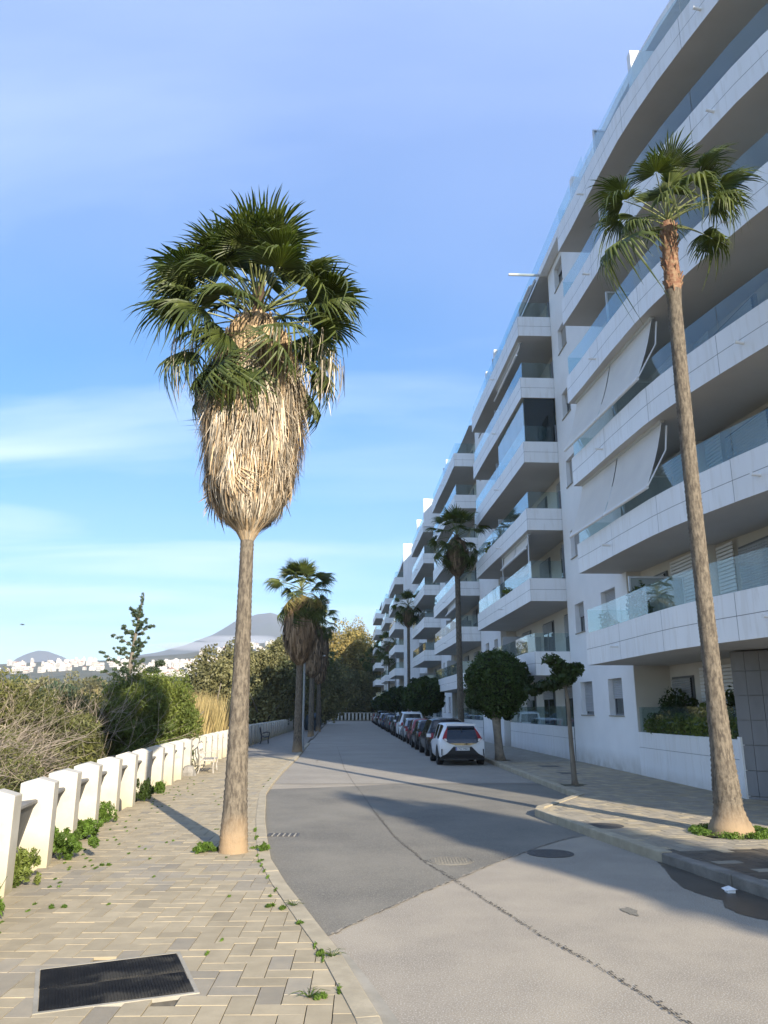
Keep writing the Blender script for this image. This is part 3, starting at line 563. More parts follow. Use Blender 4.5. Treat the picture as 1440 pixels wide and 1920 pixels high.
def band(parent, plan, k, o, h=0.92, th=0.18, z0=None, inner=-0.6, joints=True, glass=True, spouts=(), gh=0.72, gl_from=0, soff=True, glm='glassrail', name='balcony', pw=2.9):
    """plan: list of (s,d) along the outer edge, first = near end. Slab, upstand, cladding panels, glass, spouts"""
    z = ZB(k) if z0 is None else z0; P = [Vector(W(s, d, 0, o)).xy for s, d in plan]; n = len(P)
    inn = [Vector(W(plan[0][0], inner, 0, o)).xy, Vector(W(plan[-1][0], inner, 0, o)).xy]
    nor = []
    for i in range(n):
        a = P[max(0, i - 1)]; b = P[min(n - 1, i + 1)]; t = (b - a).normalized(); nor.append(Vector((t.y, -t.x)))   # points inwards (away from the road)
    Q = [P[i] + nor[i] * th for i in range(n)]; mb = MB()
    poly = P + [inn[1], inn[0]]; m = len(poly); zf = z + .28
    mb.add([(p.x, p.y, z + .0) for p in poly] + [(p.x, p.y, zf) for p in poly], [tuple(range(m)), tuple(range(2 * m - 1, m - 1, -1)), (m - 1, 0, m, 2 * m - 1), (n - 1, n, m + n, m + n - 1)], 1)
    for i in range(n - 1):
        e0, e1 = nor[i] * .012, nor[i + 1] * .012
        a, b = P[i] + e0, P[i + 1] + e1
        mb.add([(a.x, a.y, z + .01), (b.x, b.y, z + .01), (b.x, b.y, z + h - .01), (a.x, a.y, z + h - .01)], [(0, 1, 2, 3)], 2)
        mb.add([(P[i].x, P[i].y, z + h), (P[i + 1].x, P[i + 1].y, z + h), (Q[i + 1].x, Q[i + 1].y, z + h), (Q[i].x, Q[i].y, z + h)], [(0, 1, 2, 3)], 0)
        mb.add([(Q[i].x, Q[i].y, z + h), (Q[i + 1].x, Q[i + 1].y, z + h), (Q[i + 1].x, Q[i + 1].y, zf), (Q[i].x, Q[i].y, zf)], [(0, 1, 2, 3)], 0)
    org = (P[0].x, P[0].y, z); bal = mb.build(name, ['panel', 'soffit', 'joint'], parent, loc=org)
    # cladding panels: split the outline in lengths of about pw, two courses
    cum = [0]
    for a, b in zip(P, P[1:]): cum.append(cum[-1] + (b - a).length)
    tot = cum[-1]
    def at(x, offn=0):
        x = min(max(x, 0), tot)
        for i in range(n - 1):
            if x <= cum[i + 1] + 1e-6:
                f = (x - cum[i]) / (cum[i + 1] - cum[i]); p = P[i].lerp(P[i + 1], f); q = nor[i].lerp(nor[i + 1], f) if offn else None
                return p + (q * offn if offn else Vector((0, 0)))
        return P[-1]
    corners = [c for i, c in enumerate(cum) if 0 < i < n - 1 and (P[i] - P[i - 1]).normalized().dot((P[i + 1] - P[i]).normalized()) < .8]
    stops = [0] + corners + [tot]; cuts = []
    for a, b in zip(stops, stops[1:]):
        kk = max(1, round((b - a) / pw)); cuts += [(a + (b - a) * i / kk, a + (b - a) * (i + 1) / kk) for i in range(kk)]
    g = .006 if joints else 0.0
    for a, b in cuts:
        for zz0, zz1 in ((z, z + h * .5 - g), (z + h * .5 + g, z + h - .002)) if joints else ((z, z + h - .002),):
            xs = [a + g] + [c for c in cum if a + .02 < c < b - .02] + [b - g]; mb = MB(); vs = []
            for x in xs: p = at(x); vs += [(p.x, p.y, zz0), (p.x, p.y, zz1)]
            mb.add(vs, [(2 * i, 2 * i + 2, 2 * i + 3, 2 * i + 1) for i in range(len(xs) - 1)]); mb.build('cladding_panel', 'panel', bal, loc=org)
        if glass and a >= gl_from - .05:
            xs = [a + .012] + [c for c in cum if a + .02 < c < b - .02] + [b - .012]; mb = MB(); vs = []
            for x in xs:
                p = at(x, .09); p2 = at(x, .102); vs += [(p.x, p.y, z + h - .08), (p.x, p.y, z + h + gh), (p2.x, p2.y, z + h + gh), (p2.x, p2.y, z + h - .08)]
            fs = []
            for i in range(len(xs) - 1): q = 4 * i; fs += [(q, q + 4, q + 5, q + 1), (q + 1, q + 5, q + 6, q + 2), (q + 2, q + 6, q + 7, q + 3)]
            fs += [(0, 1, 2, 3), tuple(4 * (len(xs) - 1) + i for i in (3, 2, 1, 0))]
            mb.add(vs, fs); mb.build('glass_panel', glm, bal, loc=org)
    for sp in spouts:
        p = at(sp); q = at(sp, -.22); mb = MB(); mb.tube([(p.x, p.y, z + h * .38), (q.x, q.y, z + h * .38)], .038, 10); mb.build('drain_spout', 'panel', bal, loc=org)
    return bal
# ---- stack A (nearest), curved outline running from beyond the frame to the re-entrant column
A_OUT = [(-16.0, -3.4), (-14.3, -1.75), (-13, -0.95), (-11.8, -0.38), (-10.7, 0.08), (-9.8, 0.34), (-8.5, 0.63), (-7.3, .87), (-6.2, 1.04), (-5.2, 1.15), (-3.2, 1.25), (-1.0, 1.31), (0.38, 1.38)]
A2_OUT = A_OUT[:4] + [(-10.7, .55), (-9.6, .95), (-8.2, 1.22), (-6.5, 1.42), (-5.0, 1.46), (-3.5, 1.44), (-2.0, 1.42), (-.15, 1.45)]
def pl_len(pl): return sum(math.hypot(b[0] - a[0], b[1] - a[1]) for a, b in zip(pl, pl[1:]))
for k in range(2, 8):
    out = A2_OUT if k == 2 else A_OUT; tot = pl_len(out)
    band(bld, out + [(out[-1][0], -.12)], k, 0, h=0.95, inner=-0.12 if False else -4.5, spouts=(tot - 2.7, tot - 9.6), gl_from=0)
# floor 2 band continues flush with the wall of the column
# column wall between A and B with its windows
hol = []
for k in range(2, 8): hol.append((4.55, 5.7, ZB(k) + 1.52, ZB(k) + 2.62))
hol += [(1.1, 2.55, ZB(2) + 1.52, ZB(2) + 2.62), (1.1, 2.45, 1.83, 3.0), (4.15, 5.6, 1.83, 3.0)]
wall_holes(bld, 0.0, 6.68, 0.0, 20.78, 0.0, hol, 0)
for i, h in enumerate(hol):
    window(bld, h[0], h[1], h[2], h[3], 0.0, 0, shut=(1.0, .95, .85, .4, .95, .3, .95, .55, .9)[i % 9] if i != 0 else .45)
# loggia walls of A (stepped), doors
def loggia(parent, pts, doors, o, z0=0.1, z1=20.78, m='cream'):
    for (a, da), (b, db) in zip(pts, pts[1:]):
        mb = MB(); p = [Vector(W(a, da, 0, o)), Vector(W(b, db, 0, o))]
        mb.add([(p[0].x, p[0].y, z0), (p[1].x, p[1].y, z0), (p[1].x, p[1].y, z1), (p[0].x, p[0].y, z1)], [(0, 1, 2, 3)]); mb.build('wall', m, parent)
def door(parent, s0, s1, d, k, o, shut=.3, base=None):
    z = ZB(k) + .30 if base is None else base; e = z + 2.25; mb = MB()
    facebox(mb, s0 - .07, s1 + .07, d + .02, d - .05, z, e + .06, 0, o); w = mb.build('window', 'frame', parent, loc=W(s0, d, z, o))
    mb = MB(); facebox(mb, s0, s1, d + .032, d + .022, z + .05, e, 0, o); mb.build('pane', 'darkglass', w, loc=W(s0, d, z, o))
    mb = MB(); facebox(mb, (s0 + s1) / 2 - .035, (s0 + s1) / 2 + .035, d + .05, d + .033, z + .05, e, 0, o); mb.build('mullion', 'frame', w, loc=W(s0, d, z, o))
    if shut > 0:
        zt = e - 2.2 * shut; n = max(1, int((e - zt) / .07)); h = (e - zt) / n; mb = MB()
        for i in range(n):
            zz = zt + i * h; mb.add([W(s0, d + .055, zz, o), W(s1, d + .055, zz, o), W(s1, d + .085, zz + h * .5, o), W(s0, d + .085, zz + h * .5, o), W(s1, d + .055, zz + h * .95, o), W(s0, d + .055, zz + h * .95, o)], [(0, 1, 2, 3), (3, 2, 4, 5)])
        mb.build('shutter', 'shutter', w, loc=W(s0, d, z, o))
def ribs(parent, s0, s1, d, k, o, base=None):   # ribbed wall cladding beside the doors
    z = ZB(k) + .3 if base is None else base; mb = MB()
    for i in range(26): facebox(mb, s0, s1, d + .03, d - .0, z + .05 + i * .095, z + .05 + i * .095 + .07, 0, o)
    mb.build('ribbed_cladding', 'white', parent, loc=W(s0, d, z, o))
loggia(bld, [(0.0, -.02), (-0.05, -.45), (-4.1, -.65), (-4.15, -.95), (-7.5, -1.3), (-10.5, -2.3), (-14.5, -4.6)], [], 0, z0=3.31)
loggia(bld, [(0.0, -.02), (-0.02, -1.12), (-4.1, -1.25), (-6.6, -1.5)], [], 0, z0=.1, z1=3.31)
for k in range(2, 8):
    door(bld, -1.85, -.55, -.50, k, 0, shut=rnd.choice([.35, .5, .3, .95]))
    door(bld, -7.3, -5.3, -.98, k, 0, shut=(.95 if k in (2, 3) else rnd.choice([.5, .75, .9])))
    ribs(bld, -3.9, -2.2, -.52, k, 0); ribs(bld, -5.1, -4.25, -.90, k, 0)
    # glazed privacy screen between the two flats
    mb = MB(); z = ZB(k) + .95
    s_ = -3.0
    for (d0, d1, a, b) in ((-.5, 1.05, 0, .05), (-.5, 1.05, 1.25, 1.3), (-.5, -.45, .05, 1.25), (1.0, 1.05, .05, 1.25)): facebox(mb, s_ - .03, s_ + .03, d1, d0, z + a, z + b, 0, 0)
    f = mb.build('privacy_screen', 'lightframe', bld); mb = MB(); facebox(mb, s_ - .01, s_ + .01, 1.0, -.45, z + .05, z + 1.25, 0, 0); mb.build('frosted_pane', glass_mat('frosted_pane', (.6, .68, .68), .8, .55, (.45, .5, .5)) if k == 2 else bpy.data.materials['frosted_pane'], f)
door(bld, -1.5, -.2, -1.14, 1, 0, base=.65, shut=.9); door(bld, -5.6, -4.5, -1.38, 1, 0, base=.65, shut=0); ribs(bld, -4.0, -2.0, -1.16, 1, 0, base=.65)
# ground-floor parapet of A with glass, split in panels
def parapet(parent, s0, s1, n, o, z1=1.36, gh=.72, d=0.02):
    mb = MB(); facebox(mb, s0, s1, d - .015, d - .2, 0, z1 - .01, 0, o); par = mb.build('parapet', 'joint', parent, loc=W(s0, d, 0, o)); org = W(s0, d, 0, o)
    for i in range(n):
        a, b = s0 + (s1 - s0) * i / n + .006, s0 + (s1 - s0) * (i + 1) / n - .006
        for z_0, z_1 in ((0, .92), (.932, z1)): mb = MB(); facebox(mb, a, b, d, d - .22 if z_1 == z1 else d - .014, z_0, z_1, 0, o); mb.build('cladding_panel', 'panel', par, loc=org)
        mb = MB(); facebox(mb, a, b, d - .09, d - .102, z1 - .05, z1 + gh, 0, o); mb.build('glass_panel', 'glassrail', par, loc=org)
parapet(bld, -6.15, -.02, 3, 0)
mb = MB(); facebox(mb, -6.3, -6.17, .06, -3.0, 0, 1.42, 0, 0); mb.build('wall', 'panel', bld)
# grey stone entrance wall facing the viewer, tile by tile
gw0 = Vector((7.86, 17.72)); gw1 = Vector((11.6, 14.0)); gd = (gw1 - gw0).normalized(); gn = Vector((gd.y, -gd.x)); gn = gn if gn.y < 0 else -gn
gwl = (gw1 - gw0).length; mb = MB(); q = [gw0 - gn * .03, gw1 - gn * .03, gw1 - gn * .5, gw0 - gn * .5]
mb.hexa([(p.x, p.y, 0) for p in q] + [(p.x, p.y, 3.28) for p in q]); gw = mb.build('entrance_wall', 'joint', bld)
cols = [0.0, .30, .62, 1.15, 1.45, 2.0, 2.6, 3.2, 3.9, 4.6, gwl]
for r in range(7):
    z_0, z_1 = .02 + r * .53 - .35, .02 + (r + 1) * .53 - .35 - .018; z_0 = max(z_0, .01); z_1 = min(z_1, 3.27)
    for a, b in zip(cols, cols[1:]):
        j = rnd.uniform(0, .006); c = [gw0 + gd * (a + .004) + gn * j, gw0 + gd * (b - .004) + gn * j, gw0 + gd * (b - .004) - gn * .028, gw0 + gd * (a + .004) - gn * .028]
        mb = MB(); mb.hexa([(p.x, p.y, z_0) for p in c] + [(p.x, p.y, z_1) for p in c]); mb.build('stone_tile', 'greytile', gw)
# awnings of stack A
def awning(parent, s0, s1, dtop, ztop, dbot, zbot, o, n=2, name='awning', arms=True, skew=0.0):
    root = None
    def Wk(s_, d_, z_, o_): return W(s_, d_ + skew * (s_ - s1), z_, o_)
    mb = MB(); p0, p1 = Wk(s0, dtop, ztop + .04, o), Wk(s1, dtop, ztop + .04, o); mb.tube([p0, p1], .07, 8); root = mb.build(name, 'lightframe', parent, loc=p0)
    for i in range(n):
        a, b = s0 + (s1 - s0) * i / n + .04, s0 + (s1 - s0) * (i + 1) / n - .04; mb = MB(); m_ = 5; vs = []
        for j in range(m_ + 1):
            t = j / m_; sag = -.05 * math.sin(math.pi * t); vs += [Wk(a, dtop + (dbot - dtop) * t + sag, ztop + (zbot - ztop) * t, o), Wk(b, dtop + (dbot - dtop) * t + sag, ztop + (zbot - ztop) * t, o)]
        mb.add(vs, [(2 * j, 2 * j + 1, 2 * j + 3, 2 * j + 2) for j in range(m_)]); mb.build('fabric', 'awning', root, loc=p0, smooth=True)
        mb = MB(); mb.tube([Wk(a, dbot, zbot - .02, o), Wk(b, dbot, zbot - .02, o)], .045, 8); mb.build('front_bar', 'panel', root, loc=p0)
    if arms:
        for i in range(n + 1):
            s_ = s0 + (s1 - s0) * i / n; mb = MB(); mid = Wk(s_, (dtop + dbot) / 2 - .28, (ztop + zbot) / 2 + .1, o)
            mb.tube([Wk(s_, dtop - .1, ztop - .1, o), mid], .022, 6); mb.tube([mid, Wk(s_, dbot, zbot, o)], .02, 6); mb.build('arm', 'panel', root, loc=p0)
for zt, zb_ in ((12.0, 10.30), (9.09, 7.38)):
    awning(bld, -5.6, 0.2, 1.14, zt, 1.66, zb_, 0, skew=.055)
# fins dividing the top terraces of A, roof edge
for s_, o, dd in ((-5.75, 0, .95), (-.35, 0, 1.1), (13.2, 0, 1.35), (15.9, 0, 1.3), (44.0, .5, 1.6), (52.0, .5, 1.5), (31.5, .3, 1.3)):
    mb = MB(); zt = 20.35 if s_ < 40 else 20.7; facebox(mb, s_ - .12, s_ + .12, dd - .1, -.6, 18.1, zt, 0, o); mb.build('terrace_divider', 'panel', bld)
def bold_roof(parent, s0, s1, o, dfront=.36, name='roof'):
    mb = MB(); facebox(mb, s0, s1, dfront, -12, 20.80, 21.12, 0, o); r = mb.build(name, 'panel', parent)
    n = max(1, int((s1 - s0) / 2.4))
    for i in range(n):
        a, b = s0 + (s1 - s0) * i / n + .02, s0 + (s1 - s0) * (i + 1) / n - .02; mb = MB(); facebox(mb, a, b, dfront - .08, dfront - .095, 21.1, 21.95, 0, o); mb.build('glass_panel', 'glassrail', r)
bold_roof(bld, .4, 67, 0)
mb = MB(); P = [Vector(W(s, d - .95, 0, 0)).xy for s, d in A_OUT]; Q = [Vector(W(.4, -6, 0, 0)).xy, Vector(W(-14, -12, 0, 0)).xy]; poly = P + Q; m_ = len(poly)
mb.add([(p.x, p.y, 20.8) for p in poly] + [(p.x, p.y, 21.12) for p in poly], [tuple(range(m_)), tuple(range(2 * m_ - 1, m_ - 1, -1))] + [(i, (i + 1) % m_, m_ + (i + 1) % m_, m_ + i) for i in range(m_)]); mb.build('roof', 'panel', bld)
# solid cores behind the facades so that no light leaks through
for s0, s1, o, par in ((-9, 67, 0, bld), (68, 128, 1.3, bld2)):
    mb = MB(); facebox(mb, s0, s1, -1.6 if s0 > 0 else -3.6, -13, 0, 20.78, 0, o); mb.build('core', 'cream', par)
mb = MB(); facebox(mb, -14, -9, -5.2, -13, 0, 20.78, 0, 0); mb.build('core', 'cream', bld)
# ---- stacks B..G
def stack(parent, s0, s1, o, k0=2, bx_detail=True, ch=0.9, near_d=1.45, far_d=1.55, doors=True, back=-.55, near_s2=None, seed=0):
    rr = random.Random(seed)
    for k in range(k0, 8):
        z = ZB(k); a = s0 if (k > 2 or near_s2 is None) else near_s2
        mid = (a + s1) / 2
        plan = [(a if k > 2 else a - .9, -.02), (a, near_d)] if k > 2 or near_s2 is None else [(a - 1.0, -.02), (a - .95, near_d * .95), (a, near_d + .08)]
        plan += [(a + (s1 - a) * .33, near_d + .02), (a + (s1 - a) * .66, near_d + .08), (s1, far_d), (s1, -.02)]
        band(parent, plan, k, o, inner=back, joints=bx_detail, spouts=((s1 - a) * .45 + 1.4,) if bx_detail else (), pw=2.6 if bx_detail else 4)
        if doors:
            for (u0, u1) in ((.9, 2.2), (4.2, 5.9), (8.6, 10.4)):
                if s0 + u1 < s1: door(parent, s0 + u0, s0 + u1, back + .02, k, o, shut=rr.choice([.2, .4, .9, .5]))
        if bx_detail:   # partition screen half way and end glass at the wall
            mb = MB(); sm = s0 + (s1 - s0) * .55; facebox(mb, sm - .025, sm + .025, near_d - .15, back, z + .9, z + 2.1, 0, o); mb.build('privacy_screen', 'shutter', parent)
    for k in range(k0, 9):   # ceilings inside the recess
        pass
    # back and side walls of the recess
    mb = MB(); mb.add([W(s0, back, 0, o), W(s1, back, 0, o), W(s1, back, 20.78, o), W(s0, back, 20.78, o)], [(0, 1, 2, 3)])
    mb.add([W(s0, back, 0, o), W(s0, -.02, 0, o), W(s0, -.02, 20.78, o), W(s0, back, 20.78, o)], [(0, 1, 2, 3)]); mb.add([W(s1, back, 0, o), W(s1, -.02, 0, o), W(s1, -.02, 20.78, o), W(s1, back, 20.78, o)], [(0, 1, 2, 3)])
    mb.build('wall', 'cream', parent)
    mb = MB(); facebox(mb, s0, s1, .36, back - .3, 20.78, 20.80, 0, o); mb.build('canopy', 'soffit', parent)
def column(parent, s0, s1, o, wins, z0=0.0, low=True):
    hol = []
    for k in range(2, 8):
        for (a, b) in wins: hol.append((s0 + a, s0 + b, ZB(k) + 1.45, ZB(k) + 2.6))
    for (a, b) in wins: hol.append((s0 + a, s0 + b, 1.8, 3.0))
    wall_holes(parent, s0, s1, 0, 20.78, 0.0, hol, o)
    for h in hol: window(parent, *h, 0.0, o, shut=rnd.choice([.3, .6, .95, .95]), slats=s0 < 45)
stack(bld, 6.72, 18.9, 0, near_s2=7.7, seed=1)
column(bld, 18.92, 25.3, .3, [(.9, 2.0), (3.6, 4.8)])
stack(bld, 25.35, 38.2, .3, seed=2)
column(bld, 38.22, 45.0, .5, [(1.0, 2.2), (4.2, 5.4)])
stack(bld, 45.1, 57.2, .5, seed=3)
column(bld, 57.22, 66, .5, [(1.2, 2.4), (5.2, 6.4)])
stack(bld2, 75.5, 88, 1.3, bx_detail=False, seed=4)
column(bld2, 68.2, 75.45, 1.3, [(1.5, 2.7), (4.8, 6.0)])
column(bld2, 88.05, 95, 1.4, [(1.5, 2.7), (4.8, 6.0)])
stack(bld2, 95.05, 107.6, 1.6, bx_detail=False, seed=5)
column(bld2, 107.65, 114, 1.8, [(1.5, 2.7)])
stack(bld2, 114.05, 126, 2.4, bx_detail=False, seed=6)
bold_roof(bld2, 68.2, 127, 1.3)
# ground floor of the B..D stacks: parapet with tall dark glass in front of the recess
for s0, s1, o in ((6.75, 18.6, 0), (25.4, 38, .3), (45.2, 57, .5)):
    parapet(bld, s0, s1, 5, o, z1=1.36, gh=.78)
    for k_ in range(3): door(bld, s0 + 1 + 3.6 * k_, s0 + 2.8 + 3.6 * k_, -.53, 1, o, base=.65, shut=.2)
for s0, s1, o in ((75.6, 88, 1.3), (95.2, 107.4, 1.6), (114.2, 126, 2.4)): parapet(bld2, s0, s1, 3, o)
# fin wall between the two blocks
mb = MB(); facebox(mb, 66.3, 66.62, 1.75, -6, 0, 21.3, 0, .5); mb.build('fin_wall', 'panel', bld2)
# B details: retracted awnings, glazed balcony, end glass at the column
for k in (4, 7): awning(bld, 7.3, 12.6, 1.25, ZB(k) - .06, 1.42, ZB(k) - .62, 0, n=2, arms=False)
for s_ in (7.35, 12.7): mb = MB(); mb.tube([W(s_, 1.3, ZB(3) + .9, 0), W(s_, 1.3, ZB(4), 0)], .03, 8); mb.build('awning_pole', 'lightframe', bld)
awning(bld, 26.0, 31.5, 1.25, ZB(4) - .06, 1.45, ZB(4) - .6, .3, n=2, arms=False)
awning(bld, 7.0, 12.5, .5, 20.7, .75, 20.5, 0, n=1, arms=False)
mb = MB(); mb.tube([W(6.75, -.1, 20.86, 0), W(6.75, 1.75, 20.86, 0)], .06, 6); mb.build('awning_arm', 'lightframe', bld)
z_ = ZB(5) + .92; mb = MB()
facebox(mb, 6.80, 6.82, 1.33, 0.0, z_, ZB(6), 0, 0); mb.build('glazing', 'darkglass', bld)
for i in range(4):
    a = 6.85 + i * 1.4; mb = MB(); facebox(mb, a, a + 1.37, 1.36, 1.345, z_, ZB(6), 0, 0); mb.build('glazing', 'glassrail', bld)
for k in range(3, 8):
    mb = MB(); facebox(mb, 6.70, 6.73, .08, .0, ZB(k) + .92, ZB(k) + 1.66 if k > 3 else ZB(k) + 2.3, 0, 0); mb.build('end_post', 'frame', bld)
# unseen neighbours that throw the shadows on the street: the block's next wing, beyond the frame
mb = MB(); mb.box(12.82, 26, 0, 9.5, 0, 23.5); mb.build('wing', 'white', bld)

# ------------------------------------------------------------------ palms
def frond_mesh(name, seed, pet, Rb, nseg=34, spread=110, droop=.25, arc=.12, fold=.25, mats=('palmstem', 'palm')):
    r = random.Random(seed); mb = MB()
    def pp(x): return Vector((x, 0, -arc * (x / pet) ** 2 * pet))
    pts = [pp(pet * i / 5) for i in range(6)]; mb.tube(pts, [.022, .019, .016, .014, .012, .010], 5, 0, .6)
    hub = pts[-1]; sl = math.atan2(-2 * arc, 1)   # blade follows the slope of the petiole's end
    cs, sn = math.cos(sl), math.sin(sl); rot = lambda v: Vector((v[0] * cs - v[2] * sn, v[1], v[0] * sn + v[2] * cs)) + hub
    da = 2 * R(spread) / nseg
    for i in range(nseg):
        a = -R(spread) + da * (i + .5); L = Rb * (1 - .28 * (abs(a) / R(spread)) ** 2) * r.choice([1, 1, 1, 1, .86, .75]) * r.uniform(.92, 1.06); dr = droop * r.uniform(.4, 2.0); tw = r.uniform(-.09, .09); t = min(1, max(0, r.gauss(.5, .18)))
        def P(rad, ang, lift): 
            z = lift - fold * Rb * (abs(math.sin(ang)) ** 1.5) * .35 * (rad / Rb) - dr * Rb * max(0, rad / Rb - .45) ** 2 * 2.2
            sh = 1 - .25 * dr * max(0, rad / Rb - .5)
            return rot((rad * math.cos(ang) * sh, rad * math.sin(ang) * sh, z))
        hw = da * .5
        c = [P(.05, a, 0), P(L * .28, a, .016), P(L * .55, a, .018), P(L * .8, a + tw * .5, .008), P(L, a + tw, 0)]
        l = [P(.05, a - hw, 0), P(L * .28, a - hw, -.004), P(L * .55, a - hw * .94, -.006), P(L * .8, a + tw * .5 - hw * .42, -.004)]
        q = [P(.05, a + hw, 0), P(L * .28, a + hw, -.004), P(L * .55, a + hw * .94, -.006), P(L * .8, a + tw * .5 + hw * .42, -.004)]
        vs = c + l + q   # c0-4, l5-8, q9-12
        mb.add(vs, [(5, 6, 1, 0), (6, 7, 2, 1), (7, 8, 3, 2), (8, 4, 3), (0, 1, 10, 9), (1, 2, 11, 10), (2, 3, 12, 11), (3, 4, 12)], 1, t)
    me = bpy.data.meshes.new(name); me.from_pydata(mb.v, [], mb.f)
    for m in mats: me.materials.append(M[m])
    me.polygons.foreach_set('material_index', mb.m); at = me.attributes.new('tint', 'FLOAT', 'FACE'); at.data.foreach_set('value', mb.t); return me
FR = [frond_mesh('frond', 1, .98, .82, spread=98, droop=.35, arc=.2, fold=.5), frond_mesh('frond', 2, 1.15, .86, spread=100, droop=.55, arc=.22, fold=.4), frond_mesh('frond', 3, 1.05, .82, spread=100, droop=.95, arc=.28, fold=.6), frond_mesh('frond', 4, 1.1, .88, nseg=30, droop=1.4, arc=.33, fold=.8), frond_mesh('frond', 5, .75, .80, spread=95, droop=.25, arc=.05, fold=.45)]
FRY = [frond_mesh('frond', 11, .8, .9, droop=1.2, arc=.4, fold=.8, mats=('palmstem', 'golden')), frond_mesh('frond', 12, .7, .8, droop=1.8, arc=.5, fold=1.0, mats=('skirt', 'skirt'))]
def put_frond(parent, org, me, az, el, roll=0, sc_=1.0, name='frond', label=None):
    o = bpy.data.objects.new(name, me); COL.objects.link(o); o.parent = parent
    o.location = Vector(org) - ORG[parent.name]; o.rotation_euler = (Matrix.Rotation(R(az), 4, 'Z') @ Matrix.Rotation(-R(el), 4, 'Y') @ Matrix.Rotation(R(roll), 4, 'X')).to_euler(); o.scale = (sc_,) * 3
    if label: o['label'] = label
    return o
def trunk(parent, x, y, z0, prof, mats=('trunk', 'trunkpale', 'trunkred'), zsplit=None, n=20, seed=0, rings=.07, bend=(0, 0)):
    r = random.Random(seed); mb = MB(); zs = []; z = prof[0][1]; ztop = prof[-1][1]
    while z < ztop: zs.append(z); z += rings * r.uniform(.35, .7)
    zs.append(ztop); vs = []; fs = []; mi = []
    for i, zz in enumerate(zs):
        for (r0, a0), (r1, a1) in zip(prof, prof[1:]):
            if a0 <= zz <= a1: rad = r0 + (r1 - r0) * (zz - a0) / (a1 - a0); break
        rad *= 1 + (.026 if i % 2 else -.024) + r.uniform(-.012, .012); t = (zz - prof[0][1]) / (ztop - prof[0][1]); bx_, by_ = bend[0] * math.sin(t * math.pi), bend[1] * math.sin(t * math.pi)
        for k in range(n):
            a = 2 * math.pi * k / n; rr = rad * (1 + .025 * mnoise.noise(Vector((math.cos(a) * 1.5, math.sin(a) * 1.5, zz * 2.5 + seed)))) + r.uniform(-.003, .003); vs.append((x + bx_ + rr * math.cos(a), y + by_ + rr * math.sin(a), z0 + zz))
    for i in range(len(zs) - 1):
        for k in range(n): fs.append((i * n + k, i * n + (k + 1) % n, (i + 1) * n + (k + 1) % n, (i + 1) * n + k)); mi.append(1 if zs[i] < zsplit[0] + 0 * mnoise.noise(Vector((k * .9, zs[i] * 2, seed))) else (2 if zs[i] > zsplit[1] else 0))
    mb.v = vs; mb.f = fs; mb.m = mi; mb.t = [.5] * len(fs)
    return mb.build('trunk', list(mats), parent, loc=(x, y, z0), smooth=True)
def hang_strips(name, c, prof, n, parent, seed, w=(.012, .03), ln=(.35, .95), mats=None, lay=.12, out=.05):
    """dead leaf strips hanging from a cone of old fronds; prof = [(radius, z)...] top to bottom"""
    g = np.random.default_rng(seed); zt, zb = prof[0][1], prof[-1][1]; z = zb + (zt - zb) * g.random(n) ** .9
    rr = np.interp(z, [p[1] for p in prof][::-1], [p[0] for p in prof][::-1]); a = g.random(n) * 2 * np.pi
    clump = 1 + .09 * np.sin(a * 5 + z * 3) + .08 * np.sin(a * 11 - z * 7) + .05 * np.sin(a * 23 + z * 13)
    r0 = rr * clump * (1 - lay * g.random(n)); L = np.minimum(g.uniform(*ln, n), z - zb + .05 + .28 * g.random(n)); wd = g.uniform(*w, n); K = 4; V = np.zeros((n, (K + 1) * 2, 3)); ta = a + g.normal(0, .25, n)
    drift = g.normal(0, .09, n); kick = g.normal(out, .05, n) + np.where(g.random(n) < .06, g.uniform(.05, .2, n), 0)
    for k in range(K + 1):
        t = k / K; zz = z - L * t; rt = np.interp(np.maximum(zz, zb), [p[1] for p in prof][::-1], [p[0] for p in prof][::-1]) * clump
        r_ = np.minimum(r0 + kick * t, rt + kick * t + .02) ; r_ = np.where(zz < zb, np.maximum(.02, np.minimum(r0 * .9, prof[-1][0] * (1 - (zb - zz) * 2.2))), r_); aa = a + drift * t
        cx, cy = c[0] + r_ * np.cos(aa), c[1] + r_ * np.sin(aa); ww = wd * (1 - .8 * t ** 2); tx, ty = -np.sin(ta), np.cos(ta)
        V[:, 2 * k] = np.stack([cx - tx * ww, cy - ty * ww, zz], 1); V[:, 2 * k + 1] = np.stack([cx + tx * ww, cy + ty * ww, zz], 1)
    F = []; base = np.arange(n) * (K + 1) * 2
    for k in range(K): F.append(np.stack([base + 2 * k, base + 2 * k + 1, base + 2 * k + 3, base + 2 * k + 2], 1))
    F = np.stack(F, 1).reshape(-1, 4); t = np.repeat(np.clip(g.normal(.5, .28, n) + .30 * np.sin(a * 4 + z * 2.2) * np.sin(a * 9 - z * 5), 0, 1), K)  # the wave term paints shaded hollows between the strips into the tint
    org = ORG[parent.name]; V = V.reshape(-1, 3) - np.array(org); me = npmesh(name, V, F, list(mats) if mats else ['skirt' if n > 5000 else 'skirtshade'], t); return link(name, me, parent, org, kind='stuff')
